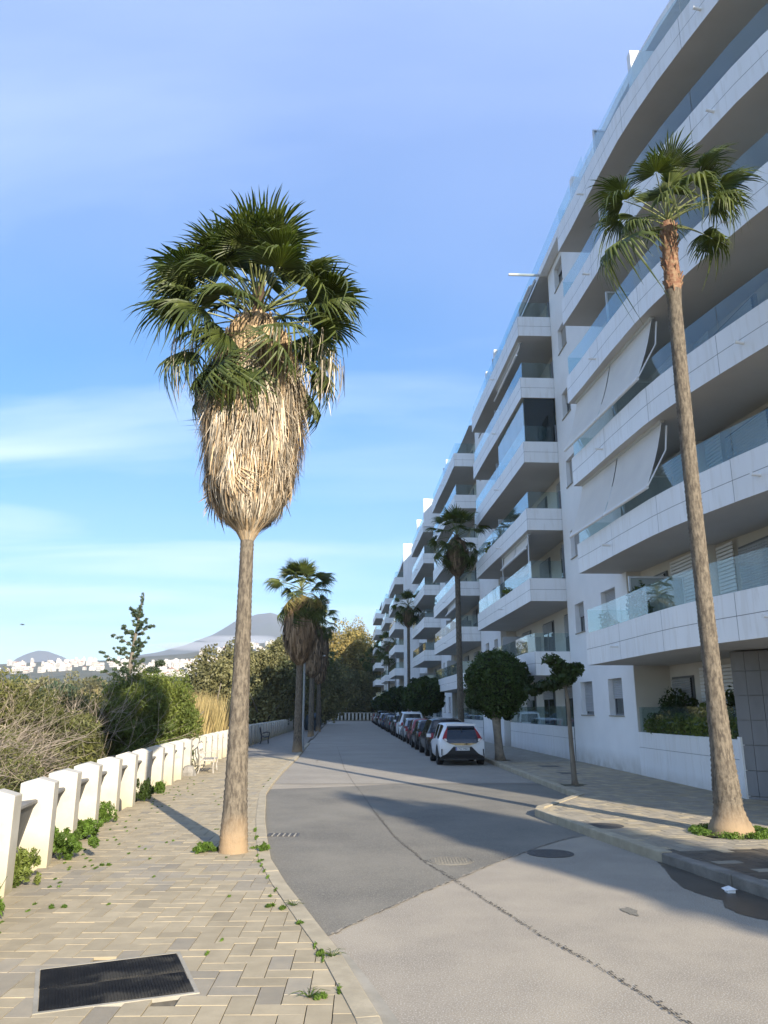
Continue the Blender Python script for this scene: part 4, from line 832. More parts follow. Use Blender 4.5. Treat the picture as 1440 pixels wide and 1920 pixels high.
def palm(x, y, z0, prof, skirt, crown_z, nf, label, seed, group=None, zs=(-1, 99), spread=(-38, 88), fs=1.0, strips=3500, up=1.0, custom=None, dense=1, bend=(0, 0), kinds=None, stripw=(.012, .03), att=.3, rollr=42):
    r = random.Random(seed); root = empty('palm_tree', (x, y, z0), label, 'palm tree', group); trunk(root, x, y, z0, prof, mats=('trunk', 'trunkpale', 'skirtdark' if skirt else 'trunkred'), zsplit=zs, seed=seed, bend=bend, n=20 if strips > 2500 or custom else 12, rings=.07 if y < 20 else .2)
    if skirt:
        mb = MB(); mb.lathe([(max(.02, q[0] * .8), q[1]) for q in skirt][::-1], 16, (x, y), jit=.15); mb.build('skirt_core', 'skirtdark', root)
        hang_strips('dead_frond_skirt', (x, y), skirt, strips, root, seed, w=stripw)
    org = (x, y, crown_z)
    if custom:
        for az, el, roll, k, s_ in custom: put_frond(root, (org[0], org[1], org[2] + .3 * math.sin(R(el))), FR[k], az, el, roll, s_ * .84)
    ga = 0
    for i in range(nf):
        f = (i + .5) / nf; ga += 137.5; el = spread[1] + (spread[0] - spread[1]) * f ** 1.08 + r.uniform(-12, 12)
        k = 4 if el > 62 else (0 if el > 40 else (1 if el > 12 else (2 if el > -12 else 3)))
        if kinds and r.random() < kinds and el < 5: me = FRY[0]
        else: me = FR[k]
        put_frond(root, (x, y, crown_z + att * (1 - 2 * f)), me, ga + r.uniform(-10, 10), el, r.uniform(-rollr, rollr), fs * r.uniform(.88, 1.1))
    return root
# left palm in the foreground
LP = (-2.14, 11.75, .05)
palm(*LP, [(.215, -.1), (.205, .1), (.19, .35), (.175, .55), (.152, 1.4), (.127, 2.55), (.108, 3.7), (.10, 5.2), (.1, 9.0)],
     [(.34, 8.4), (.56, 8.05), (.67, 7.75), (.73, 7.1), (.72, 6.5), (.62, 5.9), (.51, 5.35), (.38, 5.02), (.24, 4.82)], 8.32, 58, 'tall fan palm with a thick skirt of dead fronds, nearest on the left pavement', 3, zs=(-1, 7.8), spread=(-24, 76), fs=1.0, strips=6000, kinds=.03, att=.5, rollr=48, stripw=(.006, .017))
lp = [o for o in COL.objects if o.get('label', '').startswith('tall fan palm with a thick skirt')][0]
for az_, el_, k_ in ((0, -30, 3), (12, -48, 3), (-14, -42, 2), (-22, -58, 3), (24, -30, 2), (182, -34, 2), (170, -44, 3), (196, -40, 3), (205, -26, 2), (-8, -62, 3), (160, -55, 3), (90, -40, 3), (110, -50, 3), (65, -45, 3)):
    put_frond(lp, (LP[0], LP[1], 8.05), FR[k_], az_, el_, rnd.uniform(-30, 30), .95)
for az_, el_, ro_, k_, s_, dz_ in ((-92, 66, 0, 0, 1.05, .35), (-50, 76, 0, 4, 1.2, .5), (168, 58, 60, 1, .88, .4), (180, 30, 50, 1, .98, .25), (178, 14, 40, 2, 1.05, .3), (-150, 25, 30, 1, 1.05, .2), (-118, 12, 0, 0, .9, .0), (10, 24, -50, 1, .98, .15), (2, 22, -40, 2, 1.1, .2), (-30, 20, -30, 2, 1.0, .1), (-160, 44, 20, 0, 1.0, .3)):
    put_frond(lp, (LP[0], LP[1], 8.35 + dz_), FR[k_], az_, el_, ro_, s_)
FRD = [frond_mesh('dead_frond', 31 + q, .30, .95, nseg=26, spread=58, droop=.25, arc=.05, fold=1.3, mats=('skirtdark', 'skirt')) for q in range(3)]
for i in range(44):
    a = i * 137.5 + rnd.uniform(-20, 20); z = 8.05 - 2.2 * (i / 44) ** 1.1; rr_ = float(np.interp(z, [5.8, 6.4, 7.1, 7.75, 8.05], [.55, .62, .62, .50, .40])); put_frond(lp, (LP[0] + rr_ * math.cos(R(a)), LP[1] + rr_ * math.sin(R(a)), z), FRD[i % 3], a, rnd.uniform(-92, -76), rnd.uniform(-25, 25), rnd.uniform(.7, 1.0), name='dead_frond')
M['skirtgrey'] = mat('dead_fronds_weathered', (0.60, 0.51, 0.38), (0.36, 0.30, 0.22), 1.6, 0.9, tint=(0.3, 1.5), stretch=(1, 1, 0.3), translucent=0.1)
hang_strips('dead_frond_skirt', (LP[0], LP[1]), [(.60, 7.7), (.72, 7.3), (.76, 6.9), (.74, 6.4), (.65, 5.9), (.54, 5.35), (.40, 5.02), (.24, 4.82)], 8500, lp, 15, w=(.004, .015), ln=(.2, .7), mats=('skirtgrey',), out=.07)
for c_, q_ in (((-3.0, 11.5), 1), ((-3.25, 11.3), 2), ((-3.1, 11.9), 3), ((-1.0, 11.4), 4), ((-.85, 11.8), 5), ((-1.15, 11.2), 6)):
    hang_strips('dead_frond_tips', c_, [(.22, 8.15 - .1 * (q_ % 3)), (.12, 7.0)], 22, lp, 40 + q_, w=(.005, .014), ln=(.35, 1.0), mats=('skirtgrey',))
# right palm in the foreground: sparse crown, no skirt, reddish boots under it
palm(5.42, 12.85, .10, [(.38, -.05), (.34, .10), (.26, .27), (.22, .4), (.212, .55), (.205, .8), (.175, 1.2), (.145, 2.3), (.133, 4.0), (.128, 7.6), (.124, 9.2), (.15, 9.6), (.135, 10.4), (.14, 10.9)],
     None, 10.9, 0, 'slender fan palm with a bulging pale base on the right pavement', 8, zs=(-1, 9.45), bend=(-.05, 0),
     custom=[(-95, 66, 0, 0, 1.05), (-60, 50, 20, 1, 1.0), (40, 52, 10, 0, 1.05), (-20, 50, -20, 0, 1.0), (0, 34, 0, 1, 1.05), (-35, 28, 10, 2, 1.0), (175, 48, 15, 1, 1.0), (150, 36, 0, 2, 1.0), (-165, 30, 10, 2, 1.05), (-120, 42, 0, 1, .95), (-80, 30, 0, 3, .95), (-45, 20, 0, 3, .9),
             (95, 66, 0, 4, 1.0), (75, 40, 0, 1, 1.0), (115, 48, 0, 1, 1.0), (203, -6, 0, 3, 1.3), (20, 16, 0, 2, .9), (-8, 44, 0, 1, 1.2), (-70, 76, 10, 4, .95), (60, 80, 0, 4, .9), (-110, 20, 10, 3, .9), (-150, 8, 0, 3, .85), (8, 8, 0, 3, .9)])
rp = [o for o in COL.objects if o.get('label', '').startswith('slender fan palm')][0]
mb = MB(); 
for i in range(46):   # stubs of cut petioles
    a = rnd.uniform(0, 6.28); z = rnd.uniform(9.5, 10.9); r0 = .12; mb.tube([(5.42 + r0 * math.cos(a), 12.85 + r0 * math.sin(a), z), (5.42 + .19 * math.cos(a), 12.85 + .19 * math.sin(a), z + .12)], [.026, .012], 4)
mb.build('frond_stubs', 'trunkred', rp, kind='stuff')
# second palm on the left and the ones beyond it
palm(-4.15, 38.4, .05, [(.27, -.1), (.21, .5), (.16, 2.5), (.14, 6.0)], [(.4, 7.4), (.65, 7.0), (.78, 6.3), (.72, 5.5), (.5, 4.8), (.25, 4.3)], 7.8, 46, 'skirted fan palm beside the thin lamp pole, second of the left row', 21, spread=(-50, 84), fs=1.0, strips=2200, kinds=.35, stripw=(.025, .06))
palm(-5.5, 60, .05, [(.27, -.1), (.22, .5), (.17, 5.0), (.15, 8.0)], [(.4, 8.6), (.7, 8.1), (.8, 7.0), (.7, 5.8), (.4, 4.6)], 9.0, 30, 'dark skirted fan palm behind the second one on the left pavement', 22, group='far palms of the left row', spread=(-50, 80), fs=1.0, strips=1500, kinds=.1, stripw=(.04, .08))
palm(-6.2, 75, .05, [(.27, -.1), (.22, .5), (.17, 5.0), (.15, 9.0)], [(.4, 9.8), (.75, 9.2), (.85, 8.0), (.7, 6.0), (.4, 4.6)], 10.3, 30, 'dark skirted fan palm rising over the blue container on the left', 23, group='far palms of the left row', spread=(-55, 80), fs=1.1, strips=1400, stripw=(.05, .09))
palm(-7.8, 96, .05, [(.25, -.1), (.18, 5.0), (.16, 7.0)], [(.5, 7.6), (.9, 7.0), (1.0, 6.0), (.5, 4.0)], 8.0, 24, 'farthest dark fan palm of the left row, behind the container', 24, group='far palms of the left row', spread=(-60, 80), fs=1.2, strips=900, stripw=(.06, .1))
# right row, in the shade of the building
for (x, y, zc, lab, sd_, skl) in ((4.06, 42, 11.4, 'dark fan palm behind the round ficus, nearest of the shaded right row', 31, 1.3), (2.5, 79, 12.3, 'fan palm against the second stack of balconies, second of the shaded right row', 32, 1.2), (.75, 119, 11.6, 'small fan palm before the far balconies, third of the shaded right row', 33, .6), (-2.0, 152, 11.6, 'distant fan palm at the road end, left of the far balconies', 34, .6), (-4.2, 158, 11.0, 'distant fan palm at the road end, in front of the golden trees', 35, .4)):
    palm(x, y, .1, [(.26, -.1), (.18, .5), (.155, 5.0), (.14, zc)], [(.35, zc - .1), (.6, zc - .7), (.5, zc - .7 - skl * .6), (.25, zc - .8 - skl)], zc, 30, lab, sd_, group='palms of the shaded right row', spread=(-50, 84), fs=1.05 if y < 100 else 1.5, strips=600, stripw=(.03, .06))

# ------------------------------------------------------------------ foliage
def cloud(name, blobs, n, size, mats, parent=None, seed=0, kind=None, aspect=1.9, jit=.22, outb=.7, flat=0.0, fill=.15, loc=None, curl=True):
    g = np.random.default_rng(seed); B = np.array(blobs, float); area = (B[:, 3] * B[:, 4] + B[:, 3] * B[:, 5] + B[:, 4] * B[:, 5]); w = area / area.sum(); idx = g.choice(len(B), n, p=w)
    d = g.normal(size=(n, 3)); d /= np.linalg.norm(d, axis=1)[:, None]; rad = np.where(g.random(n) < fill, g.random(n) ** .5, 1 - np.abs(g.normal(0, jit, n)) * .8 + g.normal(0, .05, n)); b = B[idx]
    C = b[:, :3] + d * b[:, 3:] * rad[:, None]
    nn = d / b[:, 3:]; nn /= np.linalg.norm(nn, axis=1)[:, None]; nn = nn * outb + g.normal(size=(n, 3)) * .75; nn[:, 2] += flat; nn /= np.linalg.norm(nn, axis=1)[:, None]
    u = np.cross(nn, g.normal(size=(n, 3))); u /= np.linalg.norm(u, axis=1)[:, None]; v = np.cross(nn, u); s = size * g.uniform(.55, 1.3, n)[:, None]
    # leaf = pointed diamond of two triangles bent along the midrib
    tip, base, l, r_ = C + u * s * aspect * .5, C - u * s * aspect * .5, C + v * s * .5 + nn * s * .12, C - v * s * .5 + nn * s * .12
    V = np.stack([base, l, tip, r_], 1).reshape(-1, 3); k = np.arange(n) * 4; F = np.concatenate([np.stack([k, k + 1, k + 2], 1), np.stack([k, k + 2, k + 3], 1)])
    ct = g.normal(0, .13, len(B))[idx]; t = np.clip(g.normal(.45, .16, n) + ct, 0, 1); t = np.concatenate([t, t])
    org = np.array(ORG[parent.name]) if parent is not None else np.array(loc if loc is not None else B[0, :3]); me = npmesh(name, V - org, F, mats, t)
    return link(name, me, parent, org, kind=kind)
def clumps(c, r, n, cr, seed, shell=.72, squash=1.0, low=-1.0):
    rr = random.Random(seed); out = []
    while len(out) < n:
        d = Vector((rr.gauss(0, 1), rr.gauss(0, 1), rr.gauss(0, 1))).normalized()
        if d.z < low: continue
        f = shell * rr.uniform(.75, 1.15) if rr.random() < .8 else rr.uniform(.1, .6); q = cr * rr.uniform(.6, 1.35)
        out.append((c[0] + d.x * r[0] * f, c[1] + d.y * r[1] * f, c[2] + d.z * r[2] * f, q * r[0], q * r[1], q * r[2] * squash))
    return out
def limbs(parent, base, tr, crown, n, seed, mat_='bark', r0=.12, wig=.12, name='trunk'):
    rr = random.Random(seed); mb = MB(); b = Vector(base); c = Vector(crown); fork = b.lerp(c, tr)
    mb.tube([b, b.lerp(fork, .5) + Vector((rr.uniform(-wig, wig), rr.uniform(-wig, wig), 0)) * .4, fork], [r0, r0 * .85, r0 * .72], 9)
    for i in range(n):
        a = 6.28 * i / n + rr.uniform(-.4, .4); L = (c - fork).length * rr.uniform(.8, 1.5) + .2; e = fork + Vector((math.cos(a) * L * .75, math.sin(a) * L * .75, L * rr.uniform(.5, 1))); m_ = fork.lerp(e, .5) + Vector((rr.uniform(-wig, wig), rr.uniform(-wig, wig), wig))
        mb.tube([fork, m_, e], [r0 * .5, r0 * .33, r0 * .12], 6)
    return mb.build(name, mat_, parent, smooth=True)
def bush(name, c, r, label, m, n, size, seed, cr=.33, nc=46, cat='bush', group=None, trunkz=-2.6, squash=1.0, lim=7, r0=.12, **kw):
    root = empty(name, (c[0], c[1], trunkz), label, cat, group)
    cloud('crown', clumps(c, r, nc, cr, seed, squash=squash), n, size, (m,), root, seed, **kw)
    limbs(root, (c[0], c[1], trunkz), .55, c, lim, seed, r0=r0); return root
# clipped ficus balls on the right pavement
def ficus(x, y, cz, r, label, seed, n=15000, group='clipped round ficus trees on the right pavement', size=.075, h=None):
    root = empty('ficus_tree', (x, y, .13), label, 'tree', group); h = h or r * .96
    bl = [(x, y, cz, r * .93, r * .93, h * .93)] + clumps((x, y, cz), (r, r, h), 70, .16, seed, shell=.88)
    cloud('crown', bl, n, size, ('ficus',), root, seed, jit=.08, fill=.06, outb=.5)
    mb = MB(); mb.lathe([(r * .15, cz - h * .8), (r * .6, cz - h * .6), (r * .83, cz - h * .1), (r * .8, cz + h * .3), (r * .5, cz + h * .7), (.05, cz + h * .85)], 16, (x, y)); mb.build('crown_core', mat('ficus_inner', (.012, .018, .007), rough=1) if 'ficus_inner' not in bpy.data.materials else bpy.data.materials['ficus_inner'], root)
    mb = MB(); mb.tube([(x + .03, y, .05), (x, y, .4), (x - .05, y, 1.1), (x - .09, y, cz - h * .7)], [.24, .17, .15, .19], 12); mb.build('trunk', mat('ficus_bark', (.30, .25, .19), (.20, .165, .125), 6, .95, bump=.5, bscale=14, coord='World') if 'ficus_bark' not in bpy.data.materials else bpy.data.materials['ficus_bark'], root, smooth=True)
ficus(4.45, 31.0, 3.0, 1.30, 'big round clipped ficus on a pale trunk beside the parked white car', 41, 26000, size=.07, h=1.36)
ficus(3.05, 60, 3.0, 1.62, 'second round clipped ficus, dark, above the row of parked cars', 42, 11000, size=.12, h=1.45)
ficus(1.85, 86, 3.1, 1.7, 'third round clipped ficus behind the second one', 43, 7000, size=.16, h=1.4)
ficus(1.0, 104, 3.1, 1.7, 'fourth round clipped ficus near the white fin wall', 44, 6000, size=.18, h=1.4)
ficus(-.1, 128, 2.9, 1.8, 'farthest round clipped ficus of the right pavement', 45, 5000, size=.2, h=1.5)
# young slanting tree with sparse glossy leaves
yt = empty('young_tree', (4.93, 20.9, .13), 'thin young tree with sparse dark leaves in a bare soil pit on the right pavement', 'tree')
mb = MB(); mb.tube([(4.93, 20.9, .05), (4.91, 20.9, .3), (4.88, 20.9, 1.2), (4.86, 20.9, 2.2), (4.80, 20.88, 2.75)], [.11, .075, .06, .05, .035], 9)
for e in ((4.45, 20.8, 3.25), (4.75, 20.9, 3.3), (5.1, 20.9, 3.1), (4.3, 20.6, 2.75), (3.9, 20.8, 2.6), (4.6, 20.8, 3.0)): mb.tube([(4.81, 20.88, 2.6), ((4.81 + e[0]) / 2, 20.87, (2.6 + e[2]) / 2 + .06), e], [.028, .018, .008], 5)
mb.build('trunk', 'bark', yt, smooth=True)
cloud('crown', [(4.45, 20.85, 3.3, .22, .25, .18), (4.68, 20.85, 3.1, .26, .3, .22), (4.95, 20.85, 2.98, .3, .3, .2), (5.15, 20.85, 3.08, .2, .2, .15), (4.72, 20.8, 2.8, .38, .3, .18), (4.3, 20.7, 2.62, .4, .3, .14), (3.95, 20.8, 2.5, .3, .3, .13)], 1500, .085, ('ficus',), yt, 9, fill=.6, aspect=1.7)

# ---- thicket beyond the left wall
bush('pine_bush', (-8.0, 26.5, 1.3), (2.1, 2.0, 2.3), 'large dense green bush bulging above the white wall, left of the big palm', 'bush', 80000, .032, 51, cr=.17, nc=190, lim=9, aspect=4)
bush('scrub_bush', (-8.6, 20.0, .5), (2.1, 2.0, 2.0), 'olive scrub bush between the dead brush and the large green bush', 'scrub', 44000, .032, 52, cr=.2, nc=150, aspect=5)
bush('scrub_bush', (-9.9, 25.5, .7), (2.1, 2.0, 2.15), 'olive-green scrub rising behind the others at the left edge', 'scrub', 40000, .036, 53, cr=.2, nc=150, aspect=5)
bush('scrub_bush', (-7.5, 14.6, -.1), (1.7, 2.0, 1.75), 'tangled olive scrub just behind the nearest wall pillars', 'scrub', 42000, .024, 54, cr=.2, nc=150, aspect=5)
bush('scrub_bush', (-10.2, 19.5, 1.1), (1.9, 2.0, 2.0), 'yellow-green scrub at the left edge under the pale bare tree', 'scrub', 40000, .034, 55, cr=.2, nc=150, aspect=5)
bush('scrub_bush', (-13.4, 38, .6), (3.6, 3.0, 2.0), 'low grey-green scrub behind the large green bush', 'olive', 14000, .12, 56, cr=.3, nc=60)
bush('scrub_bush', (-19.5, 46, .4), (5.5, 3.0, 2.2), 'wide grey-green thicket in front of the distant town', 'olive', 14000, .14, 57, cr=.3, nc=70)
def brush(name, label, seeds, n, parent=None, cat='dead brush'):
    rr = random.Random(seeds); g = MB()
    for i in range(n):
        p = Vector((rr.uniform(-9.6, -6.9), rr.uniform(13.0, 17.5), rr.uniform(-1.0, 1.4))); az = rr.gauss(.3, .8); el = rr.gauss(.45, .35); L = rr.uniform(.5, 1.7); pts = [p]; d = Vector((math.cos(az) * math.cos(el), math.sin(az) * math.cos(el) * .6, math.sin(el)))
        for k in range(5):
            d = (d + Vector((rr.gauss(0, .2), rr.gauss(0, .2), rr.gauss(-.03, .2)))).normalized(); pts.append(pts[-1] + d * L / 5)
        r0 = rr.choice([.003, .004, .005, .007, .011]); g.tube(pts, [r0 * (1 - .15 * k) for k in range(6)], 3, 0, min(1, max(0, rr.gauss(.5, .25))), cap=False)
        if rr.random() < .5:
            q = pts[3]; dd = Vector((rr.gauss(0, 1), rr.gauss(0, 1), rr.gauss(.3, .6))).normalized(); g.tube([q, q + dd * .25, q + dd * .45 + Vector((0, 0, rr.uniform(-.08, .15)))], [r0 * .6, r0 * .4, r0 * .2], 3, 0, .5, cap=False)
    o = g.build(name, 'twig', parent, tint=True, label=label, cat=cat, loc=(-7.5, 15, -1)); return o
brush('dead_brush', 'heap of pale dead branches leaning over the scrub at the left edge', 5, 1700)
# bare pale tree at the left edge
bt = empty('bare_tree', (-9.75, 20.5, -1.6), 'bare pale twiggy tree at the far left edge against the sky', 'tree'); g = MB(); rr = random.Random(77)
def grow(p, d, L, r, lev):
    pts = [p]
    for k in range(4): d = (d + Vector((rr.gauss(0, .16), rr.gauss(0, .16), rr.gauss(.04, .12)))).normalized(); pts.append(pts[-1] + d * L / 4)
    g.tube(pts, [r, r * .9, r * .8, r * .7, r * .6], 5 if r > .02 else 3, 0, min(1, max(0, rr.gauss(.6, .2))), cap=False)
    if lev > 0:
        for i in range(rr.choice([3, 4, 4])):
            q = pts[rr.choice([2, 3, 4, 4])]; dd = (d + Vector((rr.gauss(0, .6), rr.gauss(0, .6), rr.gauss(.1, .4)))).normalized(); grow(q, dd, L * rr.uniform(.55, .8), r * .55, lev - 1)
grow(Vector((-9.75, 20.5, -1.6)), Vector((0.0, 0, 1)), 1.75, .06, 5)
g.build('branches', 'twig', bt, tint=True)
bt2 = empty('bare_sapling', (-9.1, 21.5, -1.5), 'thin leafless saplings standing over the scrub left of the conifer', 'sapling'); g = MB()
for q in ((-9.3, 21.5), (-8.9, 21.2), (-8.6, 21.8), (-8.1, 21.4), (-9.0, 21.9)): 
    grow(Vector((q[0], q[1], -1.0)), Vector((rr.uniform(-.1, .1), 0, 1)), 1.9, .018, 3)
g.build('branches', 'twig', bt2, tint=True)
mb = MB(); mb.tube([(-6.35, 13.7, .12), (-6.1, 14.3, .42), (-5.95, 14.9, .62), (-5.9, 15.2, .66)], [.05, .055, .055, .045], 9); mb.build('broken_log', 'trunkred', smooth=True, label='broken reddish branch end lying in the scrub behind the wall', cat='log')
# slender conifer with open branches
cf = empty('conifer', (-14.9, 45, -2.6), 'slender open conifer rising above the thicket with the distant town behind it', 'tree'); mb = MB(); mb.tube([(-14.9, 45, -2.6), (-14.75, 45, 3), (-14.45, 45, 6), (-14.15, 45, 8.7)], [.22, .16, .09, .02], 7); mb.build('trunk', 'bark', cf)
bl = []; rr = random.Random(12); mbb = MB()
for i in range(38):
    z = 1.5 + 7.0 * (i / 46) ** .9; L = (1.6 * (1 - (z - 1.5) / 7.6) + .2) * rr.choice([.35, .7, 1, 1.25, 1.4]) * rr.uniform(.8, 1.1); a = i * 2.4 + rr.uniform(-.4, .4); x0 = np.interp(z, [-2.6, 3, 6, 8.7], [-14.9, -14.75, -14.45, -14.15]); e = Vector((x0 + L * math.cos(a), 45 + L * math.sin(a), z + L * rr.uniform(.35, 1.0))); mbb.tube([(x0, 45, z), tuple(Vector((x0, 45, z)).lerp(e, .5)), tuple(e)], [.03, .02, .01], 4)
    for j in range(8):
        p = Vector((x0, 45, z)).lerp(e, .2 + .11 * j) + Vector((rr.gauss(0, .05), rr.gauss(0, .05), rr.gauss(0, .06))); bl.append((p.x, p.y, p.z, .07 + .07 * L * rr.random(), .09, .07))
bl += [(-14.2, 45, 8.3, .1, .1, .4), (-14.3, 45, 7.6, .16, .16, .4), (-13.3, 45, 4.2, .5, .3, .2), (-12.9, 45, 4.6, .3, .3, .2)]
mbb.build('branches', 'bark', cf); cloud('crown', bl, 12000, .055, ('conifer',), cf, 3, aspect=3.2, fill=.6)
# mid-distance eucalyptus and end-of-road trees: (u-ratio x/y, y, top ratio, half width, label)
TREES = [(-.215, 62, .078, 2.6, 'olive', 'greyish eucalyptus left of the big palm trunk, above the reeds'), (-.183, 74, .084, 3.0, 'olive', 'greyish eucalyptus hidden partly by the big palm trunk'),
         (-.152, 72, .082, 2.7, 'olive', 'rounded grey-green eucalyptus just right of the big palm trunk'), (-.131, 80, .092, 3.0, 'olive', 'taller grey-green eucalyptus left of the second palm'), (-.107, 92, .088, 3.4, 'olive', 'grey-green eucalyptus behind the second palm'), (-.086, 110, .075, 4.5, 'olive', 'dark eucalyptus behind the dark palms of the left row'),
         (-.052, 160, .106, 8.0, 'golden', 'tall golden tree at the end of the road'), (-.033, 168, .118, 4.5, 'golden', 'highest rounded golden tree top at the end of the road'), (-.018, 158, .085, 5.0, 'golden', 'golden-green tree left of the far balconies'), (-.055, 150.5, .055, 5.5, 'olive', 'low dark tree behind the end railing'), (-.030, 151.5, .05, 5.0, 'olive', 'dark tree behind the end railing near the parked cars'), (-.078, 152, .072, 5.0, 'olive', 'shaded tree at the left end of the far railing'), (-.005, 166, .075, 5.0, 'golden', 'yellowish tree tucked behind the far balconies'), (-.068, 200, .085, 8.0, 'olive', 'tree behind the skirted palms beyond the road end')]
for i, (ux, y, tz, hw, m, lab) in enumerate(TREES):
    top = 2 + y * tz; bot = -.5 if y > 120 else -1.5; cz = (top + bot) / 2 + .2; x = ux * y
    bush('broadleaf_tree', (x, y, cz), (hw, hw * .8, (top - bot) / 2), lab, m, 15000, .055 * hw ** .75 + .05, 60 + i, cr=.27, nc=80, cat='tree', group='trees beyond the wall and the road end', trunkz=-2.6 if y < 120 else 0, r0=.25)
rrb = random.Random(4)
for i in range(16):   # distant dark trees before the town
    ux = -.50 + i * .0205; y = rrb.uniform(130, 210); top = 2 + y * rrb.uniform(.036, .049); hw = rrb.uniform(4, 7); x = ux * y
    root = empty('broadleaf_tree', (x, y, -2), 'dark round tree in the valley before the town', 'tree', 'dark trees in the valley before the town')
    cloud('crown', clumps((x, y, (top - 2) / 2), (hw, hw, (top + 2) / 2), 40, .3, 90 + i), 5000, .35, ('olive' if i % 2 else 'conifer',), root, i); limbs(root, (x, y, -2.5), .5, (x, y, top * .5), 4, i, r0=.3)
# golden reeds behind the wall
def reeds(name, label, x0, x1, y0, y1, h, n, seed):
    g = np.random.default_rng(seed); X = g.uniform(x0, x1, n); Y = g.uniform(y0, y1, n); H = h * g.uniform(.6, 1.1, n); lx, ly = g.normal(0, .09, n) * H, g.normal(0, .09, n) * H; w = g.uniform(.02, .05, n); a = g.uniform(0, 3.14, n); dx, dy = np.cos(a) * w, np.sin(a) * w; z0 = -2.2
    V = np.stack([np.stack([X - dx, Y - dy, np.full(n, z0)], 1), np.stack([X + dx, Y + dy, np.full(n, z0)], 1), np.stack([X + dx + lx * .5, Y + dy + ly * .5, z0 + H * .6], 1), np.stack([X - dx + lx * .5, Y - dy + ly * .5, z0 + H * .6], 1), np.stack([X + lx, Y + ly, z0 + H], 1)], 1).reshape(-1, 3)
    k = np.arange(n) * 5; F = np.concatenate([np.stack([k, k + 1, k + 2], 1), np.stack([k, k + 2, k + 3], 1), np.stack([k + 3, k + 2, k + 4], 1)]); t = np.clip(g.normal(.5, .25, n), 0, 1)
    o = link(name, npmesh(name, V, F, ['reed'], np.concatenate([t, t, t])), None, (0, 0, 0), label, 'reeds', kind='stuff')
reeds('reeds', 'stand of golden dry reeds behind the white wall', -15.5, -9.4, 38, 50, 4.9, 11000, 1)
# ground scrub carpet in the valley so that no bare ground shows between the bushes
def carpet(n, seed, x0, x1, y0, y1, m, size, name='ground_cover'):
    g = np.random.default_rng(seed); B = []
    for i in range(n): B.append((g.uniform(x0, x1), g.uniform(y0, y1), g.uniform(-2.4, -1.7), g.uniform(.8, 1.6), g.uniform(.8, 1.6), g.uniform(.4, 1.1)))
    return cloud(name, B, n * 260, size, (m,), None, seed, kind='stuff', loc=(0, 0, 0))
carpet(60, 3, -13, -7.2, 8, 34, 'scrub', .08); carpet(120, 5, -45, -10, 34, 110, 'olive', .22)
# ---- weeds
def weed(x, y, r, h, label, n=500, seed=0, m='weed', z=.05, size=.019):
    g = np.random.default_rng(seed); bl = [(x + g.normal(0, r * .4), y + g.normal(0, r * .4), z + h * g.uniform(.15, .85), r * .15, r * .15, h * .17) for _ in range(38)]; n = int(n * 3.6)
    root = empty('weed_clump', (x, y, z), label, 'weed'); cloud('leaves', bl, n, size, (m,), root, seed, aspect=3.4, fill=.8)
    mb = MB()
    for i in range(9): a = g.uniform(0, 6.28); mb.tube([(x, y, z), (x + math.cos(a) * r * .4, y + math.sin(a) * r * .4, z + h * .5), (x + math.cos(a) * r * .7, y + math.sin(a) * r * .7, z + h * .9)], [.006, .005, .003], 3)
    mb.build('stems', 'weed', root)
def wx(y, d=0): return interp(WALL, y) + d
weed(wx(8.0, .1), 8.0, .30, .42, 'weedy clump at the foot of the pillar cut by the left edge', 900, 1)
weed(wx(9.55, -.02), 9.55, .28, .42, 'leafy dark weed climbing between the two nearest pillars', 750, 2, 'bush')
weed(wx(11.15, .05), 11.15, .34, .42, 'bright bushy green weed between the second and third pillars', 1800, 3)
weed(wx(12.9, .05), 12.9, .30, .28, 'spreading weed with broad leaves at the fourth pillar', 700, 4)
weed(wx(14.6, .0), 14.6, .22, .38, 'thin weed growing up the grey infill by the fifth pillar', 350, 5)
weed(wx(17.7, .05), 17.9, .24, .5, 'dark leafy weed where the palm shadow meets the wall', 700, 6, 'ficus')
weed(wx(19.6, .1), 19.6, .2, .3, 'small weed clump left of the metal bench', 350, 7)
weed(-2.55, 11.75, .17, .13, 'green weed tuft left of the foreground palm base', 450, 8)
weed(-1.72, 11.8, .08, .10, 'tiny weed tuft right of the foreground palm base', 150, 9)
def ringweed():
    root = empty('weed_ring', (5.42, 12.85, .13), 'ring of low green weeds around the pale base of the right palm', 'weed'); g = np.random.default_rng(5)
    cloud('leaves', [(5.42 + .5 * math.cos(a), 12.85 + .5 * math.sin(a), .16, .14, .14, .06) for a in g.uniform(0, 6.28, 40)], 4500, .017, ('weed',), root, 4, fill=.6, aspect=3)
ringweed()
ft = [(-1.15, 9.2)][:0] + [ (-.98, 8.55), (-1.12, 8.6), (-.55, 7.0), (-.45, 6.0), (-1.62, 11.0), (-1.86, 12.0), (-2.0, 13.0), (-2.1, 13.7), (-.78, 7.9), (-3.3, 8.6), (-3.6, 10.8)]
bl = []; g = np.random.default_rng(8)
for x, y in ft: bl += [(x + g.normal(0, .03), y + g.normal(0, .04), .06, .03, .035, .018) for _ in range(2)]
for i in range(100):
    y = g.uniform(6, 24); x = g.uniform(wx(y, .25), interp(LK, y) - .2) if g.random() < .5 else wx(y, g.uniform(.15, .7)); bl.append((x, y, .052, .012, .05, .006))
for y in np.arange(6.2, 24, .35): bl.append((interp(LK, y) - KW - .01, y, .055, .012, .10, .008)) if g.random() < .35 else None
cloud('weeds', bl, 5000, .014, ('weed',), None, 8, kind='stuff', loc=(0, 0, 0), fill=.7, aspect=3)
bpy.data.objects['weeds']['label'] = 'small weeds sprouting from the pavement joints'
